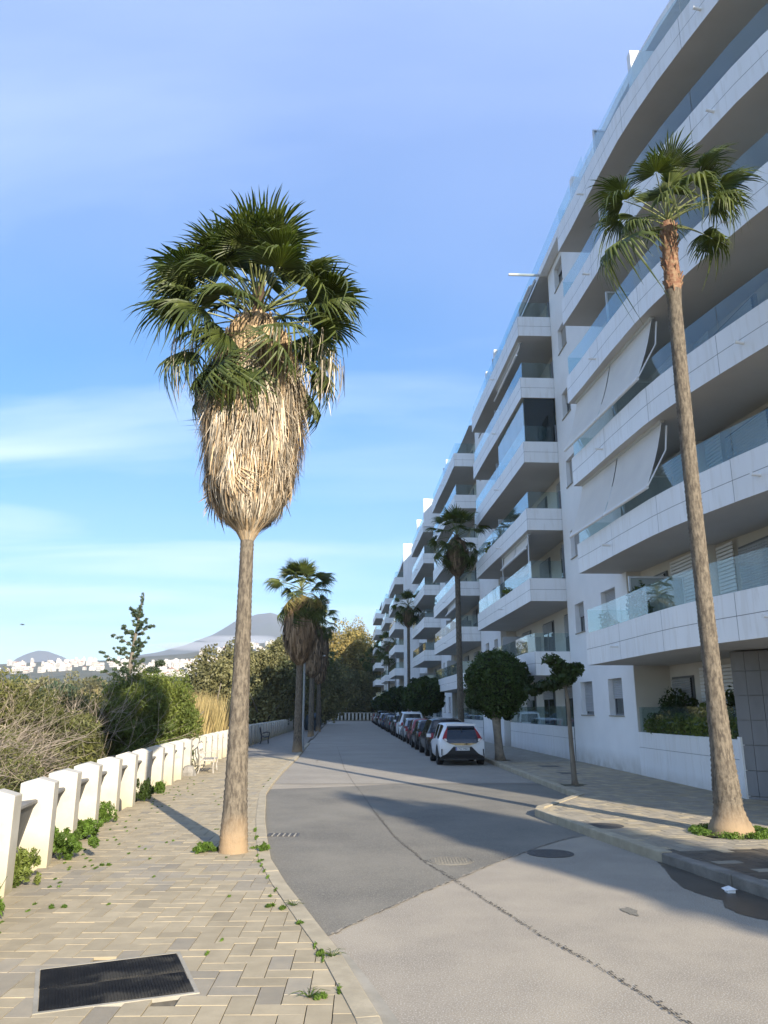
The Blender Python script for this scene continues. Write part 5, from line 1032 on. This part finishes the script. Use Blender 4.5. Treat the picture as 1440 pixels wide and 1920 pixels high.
# tuft with grass blades in the foreground
for (x, y, lab) in ((-.52, 6.05, 'spiky dry grass tuft among the foreground pavers'), (-.93, 8.62, 'dark spiky tuft beside the left kerb'), (-.42, 6.95, 'small spiky tuft at the kerb joint')):
    mb = MB(); rr = random.Random(int(y * 100))
    for i in range(26):
        a = rr.uniform(0, 6.28); L = rr.uniform(.05, .15); mb.tube([(x, y, .05), (x + L * .5 * math.cos(a), y + L * .5 * math.sin(a), .05 + L * .35), (x + L * math.cos(a), y + L * math.sin(a), .06 + L * .18)], [.003, .0025, .001], 3)
    mb.build('grass_tuft', 'weed', label=lab, cat='grass tuft')

# ------------------------------------------------------------------ cars
def car(x, y, head, paint, label, kind='suv', detail=True):
    """x,y = middle of the rear bumper; the car points away from the viewer"""
    L, Wd, Hh = {'suv': (4.3, 1.80, 1.62), 'hatch': (3.95, 1.72, 1.47), 'cross': (3.70, 1.74, 1.51), 'van': (4.6, 1.85, 1.85), 'estate': (4.5, 1.78, 1.46)}[kind]
    root = empty('parked_car', (x, y, 0), label, 'car', 'cars parked along the right kerb', rotz=head); ORG[root.name] = Vector((0, 0, 0))
    hw = Wd / 2; zb = .24; belt = Hh * .62; rk_ = {'suv': .10, 'van': .08, 'hatch': .30, 'cross': .34, 'estate': .45}[kind]
    # stations: y, lower z, belt z, roof z, half width low, half width roof
    st = [(0.0, .42, belt - .16, belt - .14, hw * .84, hw * .80), (.05, .26, belt - .04, belt + .0, hw * .95, hw * .86), (.16, zb, belt, belt + .14, hw * .985, hw * .83), (.16 + rk_, zb, belt + .01, Hh - .06, hw, hw * .70), (.35 + rk_, zb, belt, Hh - .015, hw, hw * .71), (1.15, zb, belt - .01, Hh, hw, hw * .74), (1.32, zb, belt - .01, Hh, hw, hw * .74), (2.05, zb, belt - .03, Hh - .01, hw, hw * .74), (2.13, zb, belt - .03, Hh - .015, hw, hw * .74),
          (L * .60, zb, belt - .05, Hh - .09, hw, hw * .70), (L * .70, zb, belt - .07, belt + .12, hw, hw * .78), (L * .745, zb, belt - .09, belt - .04, hw * .99, hw * .84), (L * .93, .26, belt - .2, belt - .17, hw * .95, hw * .74), (L * .985, .3, belt - .34, belt - .3, hw * .86, hw * .66), (L, .4, belt - .46, belt - .44, hw * .78, hw * .6)]
    mb = MB(); rings = []
    for (yy, zl, zt, zr, a, c_) in st:
        half = [(a * .86, zl), (a * .97, zl + .10), (a, zl + (zt - zl) * .45), (a * .99, zt - .06), (a * .955, zt), (c_ + (a * .95 - c_) * .08, zr - .05 if zr - zt > .2 else zr), (c_ * .85, zr + (.012 if zr - zt > .2 else .01)), (0, zr + .03)]
        rings.append([(px, yy, pz) for px, pz in half] + [(-px, yy, pz) for px, pz in half[-2::-1]])
    n = len(rings[0]); vs = [v for r_ in rings for v in r_]
    for i in range(len(st) - 1):
        for k in range(n - 1):
            side = k in (4, n - 6); m_ = 0
            if side and 3 <= i <= 9 and i not in (5, 7): m_ = 1
            if i in (9, 10) and 4 <= k <= n - 6: m_ = 1
            if i == 3 and kind in ('estate',) and 4 <= k <= n - 6: m_ = 1
            mb.add([], []); mb.f.append((i * n + k, (i + 1) * n + k, (i + 1) * n + k + 1, i * n + k + 1)); mb.m.append(m_); mb.t.append(.5)
        mb.f.append((i * n, i * n + n - 1, (i + 1) * n + n - 1, (i + 1) * n)); mb.m.append(2); mb.t.append(.5)
    mb.f.append(tuple(range(n))); mb.m.append(0); mb.t.append(.5); mb.f.append(tuple((len(st) - 1) * n + k for k in range(n - 1, -1, -1))); mb.m.append(0); mb.t.append(.5); mb.v = vs
    body = mb.build('body', [paint, 'cglass', 'black'], root, loc=(0, 0, 0), smooth=True, local=True)
    es = body.modifiers.new('split', 'EDGE_SPLIT'); es.split_angle = R(38)
    # wheels
    for sx_ in (-1, 1):
        for wy in (.72, L - .82):
            rr_ = .325; mb = MB(); pr = [(rr_ * .62, -.10), (rr_ * .96, -.11), (rr_, -.08), (rr_, .08), (rr_ * .96, .11), (rr_ * .62, .10)]; N_ = 22; vs = []
            for q, xx in pr:
                for k in range(N_): a = 6.2832 * k / N_; vs.append((xx, q * math.cos(a), q * math.sin(a)))
            fs = [(i * N_ + k, i * N_ + (k + 1) % N_, (i + 1) * N_ + (k + 1) % N_, (i + 1) * N_ + k) for i in range(len(pr) - 1) for k in range(N_)]; mb.add(vs, fs); loc = (sx_ * (hw - .10), wy, rr_)
            w = mb.build('wheel', 'tyre', root, loc=loc, local=True, smooth=True); ORG[w.name] = Vector((0, 0, 0))
            if detail:
                mb = MB(); xo = sx_ * .095
                mb.add([(xo, rr_ * .62 * math.cos(6.2832 * k / 20), rr_ * .62 * math.sin(6.2832 * k / 20)) for k in range(20)], [tuple(range(20))], 1)
                for k in range(5):
                    a = 6.2832 * k / 5; ca, sa = math.cos(a), math.sin(a); xo2 = sx_ * .103
                    mb.add([(xo2, .03 * -sa + .04 * ca, .03 * ca + .04 * sa), (xo2, -.03 * -sa + .04 * ca, -.03 * ca + .04 * sa), (xo2, rr_ * .6 * ca + .035 * sa, rr_ * .6 * sa - .035 * ca), (xo2, rr_ * .6 * ca - .035 * sa, rr_ * .6 * sa + .035 * ca)], [(0, 1, 2, 3)], 0)
                mb.build('rim', ['rim', 'black'], w, loc=(0, 0, 0), local=True)
                # black arch lip
                mb = MB(); xo = sx_ * (hw + .004); N2 = 12; v_ = []
                for k in range(N2 + 1): a = math.pi * k / N2; v_ += [(xo, wy + .345 * math.cos(a), rr_ + .345 * math.sin(a)), (xo, wy + .42 * math.cos(a), rr_ + .42 * math.sin(a))]
                mb.add(v_, [(2 * k, 2 * k + 1, 2 * k + 3, 2 * k + 2) for k in range(N2)]); mb.add([(xo, wy + .345 * math.cos(math.pi * k / N2), rr_ + .345 * math.sin(math.pi * k / N2)) for k in range(N2 + 1)] + [(xo, wy, .2)], [(k, k + 1, N2 + 1) for k in range(N2)]); mb.build('wheel_arch', 'black', root, loc=(0, 0, 0), local=True)
    y0 = -.012
    def plateq(name, pts, m, yy, sub=None, th=.02):
        yf = (lambda z: yy) if not callable(yy) else yy; mb = MB(); z0_, z1_ = min(p[1] for p in pts), max(p[1] for p in pts); NR = 10; rows = []
        for r_ in range(NR + 1):
            z = z0_ + (z1_ - z0_) * (r_ / NR) * .9998 + 1e-5; xs = []
            for (xa, za), (xb, zb2) in zip(pts, pts[1:] + pts[:1]):
                if (za - z) * (zb2 - z) < 0 or abs(za - z) < 2e-5 and za != zb2: xs.append(xa + (xb - xa) * (z - za) / (zb2 - za) if zb2 != za else xa)
            if not xs: xs = [pts[0][0]]
            rows.append((min(xs), max(xs), z))
        for (a, b, z) in rows: mb.v += [(a, yf(z) - th, z), (b, yf(z) - th, z), (a, yf(z) + .05, z), (b, yf(z) + .05, z)]
        for r_ in range(NR):
            q = 4 * r_
            for f in ((q, q + 1, q + 5, q + 4), (q + 2, q, q + 4, q + 6), (q + 1, q + 3, q + 7, q + 5)): mb.f.append(f); mb.m.append(0); mb.t.append(.5)
        q = 4 * NR
        for f in ((0, 2, 3, 1), (q, q + 1, q + 3, q + 2)): mb.f.append(f); mb.m.append(0); mb.t.append(.5)
        return mb.build(name, m, sub or root, loc=(0, 0, 0), local=True)
    def ry(z):  # rear face depth at height z
        prof = [(.26, .05), (.42, 0), (belt - .14, 0), (belt, .05), (belt + .14, .16), (Hh - .06, .16 + rk_)]
        for (a, b), (c_, d) in zip(prof, prof[1:]):
            if z <= c_: return b + (d - b) * max(0, (z - a)) / (c_ - a)
        return prof[-1][1]
    if kind == 'cross':
        plateq('rear_window', [(-.50, Hh - .10), (.50, Hh - .10), (.72, belt + .02), (.52, belt - .13), (.26, belt - .2), (-.26, belt - .2), (-.52, belt - .13), (-.72, belt + .02)], 'cglass', ry, th=.05)
        for sx_ in (-1, 1):
            plateq('tail_lamp', [(sx_ * .50, Hh - .13), (sx_ * .62, Hh - .30), (sx_ * .74, belt + .03), (sx_ * .60, belt - .07), (sx_ * .585, belt + .05)][::sx_], 'lamp', ry, th=.062)
            plateq('tail_lamp', [(sx_ * .60, belt + .03), (sx_ * .70, belt + .03), (sx_ * .62, belt - .07), (sx_ * .57, belt - .05)][::sx_], 'lampw', ry, th=.07)
            plateq('reflector', [(sx_ * .75, .60), (sx_ * .79, .60), (sx_ * .79, .38), (sx_ * .77, .36)][::sx_], 'black', ry, th=.024)
        plateq('bumper', [(-.34, .68), (.34, .68), (.60, .42), (.80, .34), (.82, .22), (-.82, .22), (-.80, .34), (-.60, .42)], 'black', ry, th=.022)
        plateq('wiper', [(-.02, Hh - .10), (.04, Hh - .10), (.03, Hh - .33), (.0, Hh - .33)], 'black', ry, th=.06)
        plateq('spoiler', [(-.55, Hh - .02), (.55, Hh - .02), (.53, Hh - .09), (-.53, Hh - .09)], paint, lambda z: .30, th=.03)
        pz = .66
    else:
        plateq('rear_window', [(-hw * .62, Hh - .13), (hw * .62, Hh - .13), (hw * .74, belt + .03), (-hw * .74, belt + .03)], 'cglass', ry, th=.05)
        for sx_ in (-1, 1): plateq('tail_lamp', [(sx_ * hw * .70, belt + .02), (sx_ * hw * .86, belt - .02), (sx_ * hw * .88, belt - .24), (sx_ * hw * .66, belt - .20)][::sx_], 'lamp', ry, th=.062)
        plateq('bumper', [(-hw * .9, .46), (hw * .9, .46), (hw * .88, .25), (-hw * .88, .25)], 'black', ry, th=.03); pz = belt - .22
        if kind in ('suv', 'van'):
            for sx_ in (-1, 1): mb = MB(); mb.tube([(sx_ * hw * .66, .6, Hh + .03), (sx_ * hw * .68, 1.5, Hh + .07), (sx_ * hw * .66, 2.5, Hh + .02)], .018, 5); mb.build('roof_rail', 'pole', root, loc=(0, 0, 0), local=True)
    pl_ = plateq('number_plate', [(-.26, pz), (.26, pz), (.26, pz - .115), (-.26, pz - .115)], 'plate', lambda z: -.012, th=.012)
    if detail and kind == 'cross':
        plateq('country_band', [(-.255, pz - .004), (-.222, pz - .004), (-.222, pz - .111), (-.255, pz - .111)], 'plateblue', lambda z: -.016, sub=pl_, th=.012)
        cu = bpy.data.curves.new('plate_text', 'FONT'); cu.body = '1752 MKC'; cu.size = .105; cu.align_x = 'CENTER'; cu.extrude = .001; cu.materials.append(M['ink'])
        t_ = bpy.data.objects.new('plate_text', cu); COL.objects.link(t_); t_.parent = pl_; t_.location = (.012, -.033, pz - .095); t_.rotation_euler = (R(90), 0, 0)
        me_ = bpy.data.meshes.new_from_object(t_); o2 = bpy.data.objects.new('lettering', me_); COL.objects.link(o2); o2.parent = pl_; o2.location = t_.location; o2.rotation_euler = t_.rotation_euler; bpy.data.objects.remove(t_)
    for sx_ in (-1, 1):
        mb = MB(); mb.box(sx_ * (hw + .02), sx_ * (hw + .20), L * .66, L * .66 + .09, belt + .0, belt + .14) if sx_ > 0 else mb.box(-hw - .20, -hw - .02, L * .66, L * .66 + .09, belt + .0, belt + .14)
        m_ = mb.build('mirror', paint, root, loc=(0, 0, 0), local=True); b_ = m_.modifiers.new('b', 'BEVEL'); b_.width = .02; b_.segments = 2
    return root
HD = R(2.5)
CARS = [('car_white', 'cross', 'white compact crossover with black tailgate glass, nearest parked car'), ('car_black', 'suv', 'black SUV parked directly ahead of the white crossover'), ('car_black', 'hatch', 'dark hatchback parked between the black SUV and the red car'),
        ('car_red', 'hatch', 'dull red hatchback, the only red one in the front half of the row'), ('car_silver', 'hatch', 'silver hatchback between the red one and the white SUV'), ('car_white', 'van', 'tall white SUV in the middle of the parked row'),
        ('car_black', 'suv', 'black SUV just beyond the tall white one'), ('car_silver', 'hatch', 'silver hatchback beyond the second black SUV'), ('car_grey', 'hatch', 'grey hatchback, ninth in the row'), ('car_grey', 'estate', 'grey estate car, tenth in the row'), ('car_blue', 'suv', 'dark blue SUV in the far half of the row'),
        ('car_grey', 'hatch', 'grey hatchback beyond the dark blue SUV'), ('car_silver', 'suv', 'silver SUV far down the row'), ('car_grey', 'hatch', 'grey hatchback ahead of the far silver SUV'), ('car_black', 'van', 'dark van near the end of the row'), ('car_grey', 'suv', 'grey SUV near the end of the row'), ('car_silver', 'hatch', 'silver hatchback next to last in the row'), ('car_black', 'hatch', 'black hatchback behind the last dark red one'), ('car_red', 'hatch', 'dark red hatchback at the very end of the row')]
yy = 29.7
for i, (p_, k_, lab) in enumerate(CARS):
    x = interp(RK2, yy + 1) - 1.12 + (.05 if i % 2 else -.03) - (0 if i else .03); car(x, yy, R(2.6) + rnd.uniform(-.008, .008), p_, lab, k_, detail=i < 7); yy += {'suv': 5.35, 'hatch': 5.0, 'cross': 5.1, 'van': 5.7, 'estate': 5.6}[k_] + rnd.uniform(0, .6)

# ------------------------------------------------------------------ street furniture
def lamp_post(x, y, h, label, arm=0, group='thin street lamp poles', ad=1):
    root = empty('street_lamp', (x, y, .05), label, 'street lamp', group); mb = MB(); mb.tube([(x, y, .05), (x, y, .5), (x, y, h)], [.09, .06, .045], 10); mb.build('pole', 'pole', root)
    mb = MB(); mb.tube([(x, y, h - .02), (x + .9 * ad, y, h + .06)], .03, 6); mb.build('arm', 'pole', root)
    mb = MB(); mb.box(x + (.5 if ad > 0 else -1.2), x + (1.2 if ad > 0 else -.5), y - .12, y + .12, h + .03, h + .13); mb.build('lantern', 'lantern', root)
lamp_post(-4.02, 39.6, 7.3, 'lamp pole standing right beside the second left palm', ad=1)
lamp_post(-6.1, 65, 6.3, 'lamp pole between the left palms, second of the left row')
lamp_post(-8.2, 95, 6.3, 'lamp pole on the far left pavement, third of the left row')
lamp_post(-9.7, 125, 6.3, 'lamp pole near the end of the left pavement')
lamp_post(-7.1, 149.5, 7, 'lamp pole behind the end railing in front of the dark trees')
lamp_post(1.5, 101, 8.8, 'lamp with a long white head in front of the far balconies', ad=-1)
def bench(x, y, rz, label, m):
    root = empty('bench', (x, y, .05), label, 'bench', rotz=rz); ORG[root.name] = Vector((0, 0, 0)); L = 1.35
    mb = MB()
    for sx_ in (-L / 2, L / 2):
        mb.tube([(sx_, -.22, 0), (sx_, -.2, .2), (sx_, -.24, .42), (sx_, -.27, .62), (sx_, -.1, .66), (sx_, .14, .60)], .02, 6); mb.tube([(sx_, .26, 0), (sx_, .2, .2), (sx_, .2, .42), (sx_, .3, .88)], .02, 6); mb.tube([(sx_, -.24, .4), (sx_, 0, .37), (sx_, .2, .42)], .02, 6)
    mb.build('side_frame', m, root, loc=(0, 0, 0), local=True)
    for i in range(6): mb = MB(); mb.box(-L / 2, L / 2, -.24 + i * .075, -.24 + i * .075 + .045, .405, .42); mb.build('seat_slat', m, root, loc=(0, 0, 0), local=True)
    mb = MB(); mb.tube([(-L / 2, .3, .88), (-L / 4, .31, .95), (0, .315, .9), (L / 4, .31, .95), (L / 2, .3, .88)], .018, 6)
    for i in range(7):
        a = -L / 2 + L * (i + .5) / 7; mb.tube([(a, .205, .44), (a + .05, .24, .58), (a - .05, .27, .72), (a, .30, .9)], .013, 5); mb.tube([(a - .08, .22, .5), (a, .26, .66), (a + .08, .22, .5)], .01, 5)
    mb.build('backrest', m, root, loc=(0, 0, 0), local=True); return root
bench(-5.72, 26.3, R(97), 'ornate pale metal bench against the white wall', 'bench'); bench(-7.15, 48, R(97), 'dark bench against the wall farther along the left pavement', 'benchdark')
mb = MB(); mb.lathe([(.78, .1), (.82, .25), (.82, 1.0), (.72, 1.4), (.4, 1.68), (.05, 1.72)], 20, (-6.95, 78)); 
bn = empty('recycling_container', (-6.95, 78, .05), 'dark blue rounded recycling container on the left pavement', 'container'); mb.build('bin_body', 'bin', bn, smooth=False); mb = MB(); mb.box(-7.3, -6.6, 77.14, 77.22, 1.05, 1.25); mb.build('slot', 'black', bn)
mb = MB(); mb.lathe([(.26, -.05), (.24, .15), (.14, .32), (.03, .36)], 9, (-6.0, 24.8), jit=.3); mb.build('boulder', 'rock', label='pale boulder at the foot of the wall left of the metal bench', cat='boulder')
mb = MB(); mb.add([(3.84, 9.42, .03), (3.94, 9.38, .05), (4.0, 9.46, .03), (3.93, 9.55, .06), (3.83, 9.52, .04)], [(0, 1, 3, 4), (1, 2, 3)]); mb.box(3.86, 3.95, 9.42, 9.5, .0, .045); mb.build('litter', 'litter', label='crumpled white litter lying in the gutter by the right kerb', cat='litter')
mb = MB(); mb.add([(-18.9, 40, 6.28), (-18.75, 40, 6.3), (-18.6, 40, 6.27), (-18.75, 40.2, 6.33), (-18.78, 39.8, 6.34), (-18.74, 40, 6.25)], [(0, 1, 3), (1, 2, 4), (0, 5, 2, 1), (0, 5, 3)]); mb.build('bird', 'bird', label='small dark bird in flight over the scrub at upper left', cat='bird')
# balcony and terrace plants of the building
def pot_plant(x, y, z, r, h, label, m='ficus', seed=0, n=500, pot=True, size=.07, name='potted_plant'):
    root = empty(name, (x, y, z), label, 'potted plant', 'plants on the terraces and balconies')
    if pot: mb = MB(); mb.lathe([(.13, z), (.18, z + .3), (.2, z + .32)], 12, (x, y)); mb.build('pot', 'terracotta', root)
    cloud('leaves', clumps((x, y, z + .35 + h / 2), (r, r, h / 2), 14, .4, seed), n, size, (m,), root, seed, fill=.5, aspect=2.4)
    mb = MB(); mb.tube([(x, y, z + .3), (x + .02, y, z + .35 + h * .5), (x, y, z + .35 + h * .85)], [.03, .02, .01], 5); mb.build('stem', 'bark', root)
for i, (s_, d_, z, r, h, lab, m_) in enumerate(((-.9, -.62, .9, .42, 1.5, 'tall leafy plant at the left of the ground-floor terrace', 'ficus'), (-2.0, -.65, .9, .42, 1.15, 'broad dark plant on the ground-floor terrace', 'ficus'), (-3.6, -.65, .9, .42, 1.05, 'spiky plant on the ground-floor terrace behind the palm trunk', 'bush'), (-4.8, -.7, .9, .42, 1.3, 'dark bushy plant at the right end of the ground-floor terrace', 'ficus'),
        (-5.7, -.5, .9, .25, 1.7, 'dense climber beside the grey stone wall', 'ficus'), (-.9, .9, ZB(2) + .28, .35, .95, 'flowering plant at the end of the first balcony', 'bush'), (-3.3, .9, ZB(2) + .28, .35, 1.4, 'dark tree-like plant on the first balcony behind the palm trunk', 'ficus'))):
    x, y, _ = W(s_, d_, 0, 0); pot_plant(x, y, z, r, h, lab, m_, 200 + i, 900, size=.06)
hd = empty('hedge', W(-3, -.3, .9, 0), 'low green hedge behind the glass of the ground-floor terrace', 'hedge'); cloud('leaves', [W(s_, -.28, 1.55, 0) + (.35, .22, .38) for s_ in np.arange(-5.9, -.3, .4)], 9000, .05, ('bush',), hd, 8, fill=.3)
mb = MB(); facebox(mb, -5.9, -.2, -.18, -.45, .8, 1.5, 0, 0); mb.build('planter', 'terracotta', hd)
for i, (s_, d_, k, r, h, lab) in enumerate(((15.4, 1.2, 4, .5, .9, 'palm-like plant on the fourth balcony of the second stack'), (11.4, 1.15, 3, .5, .9, 'spreading plant on the third balcony of the second stack'), (12.6, 1.1, 3, .4, 1.0, 'second spreading plant on the third balcony of the second stack'), (7.6, .7, 5, .35, 1.0, 'plant behind the glazed corner of the second stack'), (26.3, .8, 5, .4, .7, 'plants on a balcony of the third stack'), (45.8, .7, 7, .4, .6, 'plants on the top balcony of the fourth stack'))):
    x, y, _ = W(s_, d_, 0); pot_plant(x, y, ZB(k) + .28, r * .75, h * .8, lab, 'bush', 300 + i, 400, size=.08)

# ------------------------------------------------------------------ hills, mountain, town
def prof(pts, u): return np.interp(u, [p[0] for p in pts], [p[1] for p in pts])
MT = [(-.9, .05), (-.6, .05), (-.47, .052), (-.389, .0568), (-.335, .0602), (-.315, .0683), (-.288, .0723), (-.254, .0804), (-.22, .094), (-.194, .1112), (-.166, .1202), (-.146, .1229), (-.125, .116), (-.083, .1064), (-.048, .094), (-.014, .0791), (.027, .0602), (.088, .05), (.3, .045)]
H2 = [(-.9, .05), (-.6, .054), (-.491, .0568), (-.423, .0602), (-.355, .0615), (-.328, .0650), (-.287, .0675), (-.253, .070), (-.219, .0764), (-.179, .0818), (-.137, .0845), (-.082, .080), (0, .07), (.3, .06)]
H3 = [(-.9, .03), (-.485, .05), (-.472, .0635), (-.459, .0696), (-.445, .0737), (-.432, .073), (-.41, .0656), (-.39, .05), (.3, .02)]
def ridge(name, P, D0, D1, r0ratio, m, amp, seed, label=None, nu=260, nr=40):
    us = np.linspace(-.85, .28, nu); V = []; n3 = mnoise.noise
    for j in range(nr + 8):
        t = j / (nr - 1)
        for i, u in enumerate(us):
            Dy = D0 + (D1 - D0) * t; tan = r0ratio + (prof(P, u) - r0ratio) * min(1, t) ** 1.1
            nz = mnoise.fractal(Vector((u * Dy / (D1 * .06), Dy / (D1 * .06), seed)), 1.0, 2.0, 5)
            z = 2 + tan * Dy + amp * nz * (1 - abs(2 * min(t, 1) - 1)) + amp * .12 * nz
            if t > 1: z = 2 + prof(P, u) * D1 - (t - 1) * (D1 - D0) * .5 + amp * .12 * nz
            V.append((u * Dy, Dy, z))
    F = [(j * nu + i, j * nu + i + 1, (j + 1) * nu + i + 1, (j + 1) * nu + i) for j in range(nr + 7) for i in range(nu - 1)]
    link(name, npmesh(name, np.array(V), np.array(F), [m], smooth=True), None, (0, 0, 0), kind='structure')
ridge('hills', H2, 260, 1800, .012, 'hill', 7, 3.3)
ridge('mountain', MT, 2400, 4600, .03, 'mountain', 60, 8.1)
ridge('far_hill', H3, 4700, 5600, .03, 'mountain', 25, 5.0)
def hz2(u, Dy):
    t = (Dy - 260) / 1540; tan = .012 + (prof(H2, u) - .012) * t ** 1.1; nz = mnoise.fractal(Vector((u * Dy / 108, Dy / 108, 3.3)), 1.0, 2.0, 5)
    return 2 + tan * Dy + 7 * nz * (1 - abs(2 * t - 1)) + .84 * nz
rr = random.Random(31); HM = []
for v_ in range(8):
    mb = MB(); w, d, h = rr.uniform(8, 15), rr.uniform(7, 11), rr.uniform(5.5, 10); mb.box(-w / 2, w / 2, -d / 2, d / 2, -4, h, 0, rr.random()); 
    if rr.random() < .6: mb.box(-w / 2 + 1, w * .1, -d / 2 + .5, d / 2 - 1, h, h + 3, 0, rr.random())
    for i in range(int(w / 2.6)):
        for j in range(int(h / 3)): x = -w / 2 + 1.2 + i * 2.6; mb.box(x, x + 1.2, -d / 2 - .05, -d / 2 + .1, .8 + j * 3, 2.4 + j * 3, 2)
    if rr.random() < .45: mb.add([(-w / 2 - .3, -d / 2 - .3, h + .01), (w / 2 + .3, -d / 2 - .3, h + .01), (w / 2 + .3, d / 2 + .3, h + .01), (-w / 2 - .3, d / 2 + .3, h + .01), (-w / 4, 0, h + 2), (w / 4, 0, h + 2)], [(0, 1, 5, 4), (2, 3, 4, 5), (1, 2, 5), (3, 0, 4)], 1)
    me = bpy.data.meshes.new('house'); me.from_pydata(mb.v, [], mb.f)
    for m_ in ('house', 'houseroof', 'interior'): me.materials.append(M[m_])
    me.polygons.foreach_set('material_index', mb.m); at = me.attributes.new('tint', 'FLOAT', 'FACE'); at.data.foreach_set('value', mb.t); HM.append(me)
def house(u, Dy):
    o = bpy.data.objects.new('house', rr.choice(HM)); COL.objects.link(o); o.location = (u * Dy, Dy, hz2(u, Dy) + 1); o.rotation_euler = (0, 0, rr.uniform(-.6, .6)); o.scale = (rr.uniform(.5, 1.2),) * 2 + (rr.uniform(.6, 1.0),)
    setp(o, 'small white house of the distant hillside town', 'house', 'white houses of the distant hillside town')
for i in range(105): house(rr.uniform(-.33, -.20) if i % 3 else rr.uniform(-.30, -.235), rr.uniform(1050, 1500))
for i in range(85): house(rr.uniform(-.50, -.32), rr.uniform(1380, 1750))
for i in range(28): house(rr.uniform(-.24, -.12), rr.uniform(1500, 1770))
# tall dense tree behind the viewer: its shadow is the dark blob across the road
ot = empty('cypress_tree', (15.2, -14.0, 0), 'tall dense tree behind the viewer that shades the road', 'tree'); cloud('crown', clumps((15.2, -14.0, 11.1), (1.35, 1.35, 4.5), 60, .35, 5), 9000, .22, ('ficus',), ot, 5); mb = MB(); mb.tube([(15.2, -14, 0), (15.2, -14, 7)], .25, 8); mb.lathe([(.3, 6.2), (.9, 7.5), (1.0, 10.5), (.8, 12.8), (.2, 14)], 12, (15.2, -14)); mb.build('trunk', 'bark', ot)

# ------------------------------------------------------------------ air
mm_ = bpy.data.materials.new('mist_air'); mm_.use_nodes = True; nt = mm_.node_tree; nt.nodes.clear(); o_ = nt.nodes.new('ShaderNodeOutputMaterial'); v_ = nt.nodes.new('ShaderNodeVolumePrincipled'); v_.inputs['Color'].default_value = (1, .98, .97, 1); v_.inputs['Density'].default_value = .0045; nt.links.new(v_.outputs[0], o_.inputs['Volume'])
for (u_, tz_, D_, rx_, ry_, rz_) in ((-.225, .079, 3300, 260, 140, 17), (-.185, .088, 3350, 190, 120, 15), (-.15, .083, 3300, 200, 120, 14)):
    mb = MB(); NS = 14; 
    mb.lathe([(math.sin(math.pi * k / NS) + 1e-4, -math.cos(math.pi * k / NS)) for k in range(NS + 1)], 28)
    for i_, v3 in enumerate(mb.v):
        w_ = 1 + .25 * mnoise.noise(Vector(v3) * 1.7 + Vector((D_ + u_ * 90, 0, 0))); mb.v[i_] = (v3[0] * w_ * rx_, v3[1] * w_ * ry_, v3[2] * w_ * rz_)
    ob = mb.build('mist', [], kind='stuff', loc=(u_ * D_, D_, 2 + tz_ * D_), local=True, smooth=True); ob.data.materials.append(mm_)
hz_ = MB(); hz_.box(-7000, 3500, -400, 7000, -5.0, 760); ho = hz_.build('haze', [], kind='stuff', loc=(0, 0, 0))
hm = bpy.data.materials.new('haze_air'); hm.use_nodes = True; nt = hm.node_tree; nt.nodes.clear(); o_ = nt.nodes.new('ShaderNodeOutputMaterial'); v_ = nt.nodes.new('ShaderNodeVolumePrincipled'); v_.inputs['Density'].default_value = 1.5e-4; v_.inputs['Color'].default_value = (.86, .92, 1.0, 1); v_.inputs['Anisotropy'].default_value = .2; nt.links.new(v_.outputs[0], o_.inputs['Volume']); ho.data.materials.append(hm)
sc.cycles.volume_bounces = 1
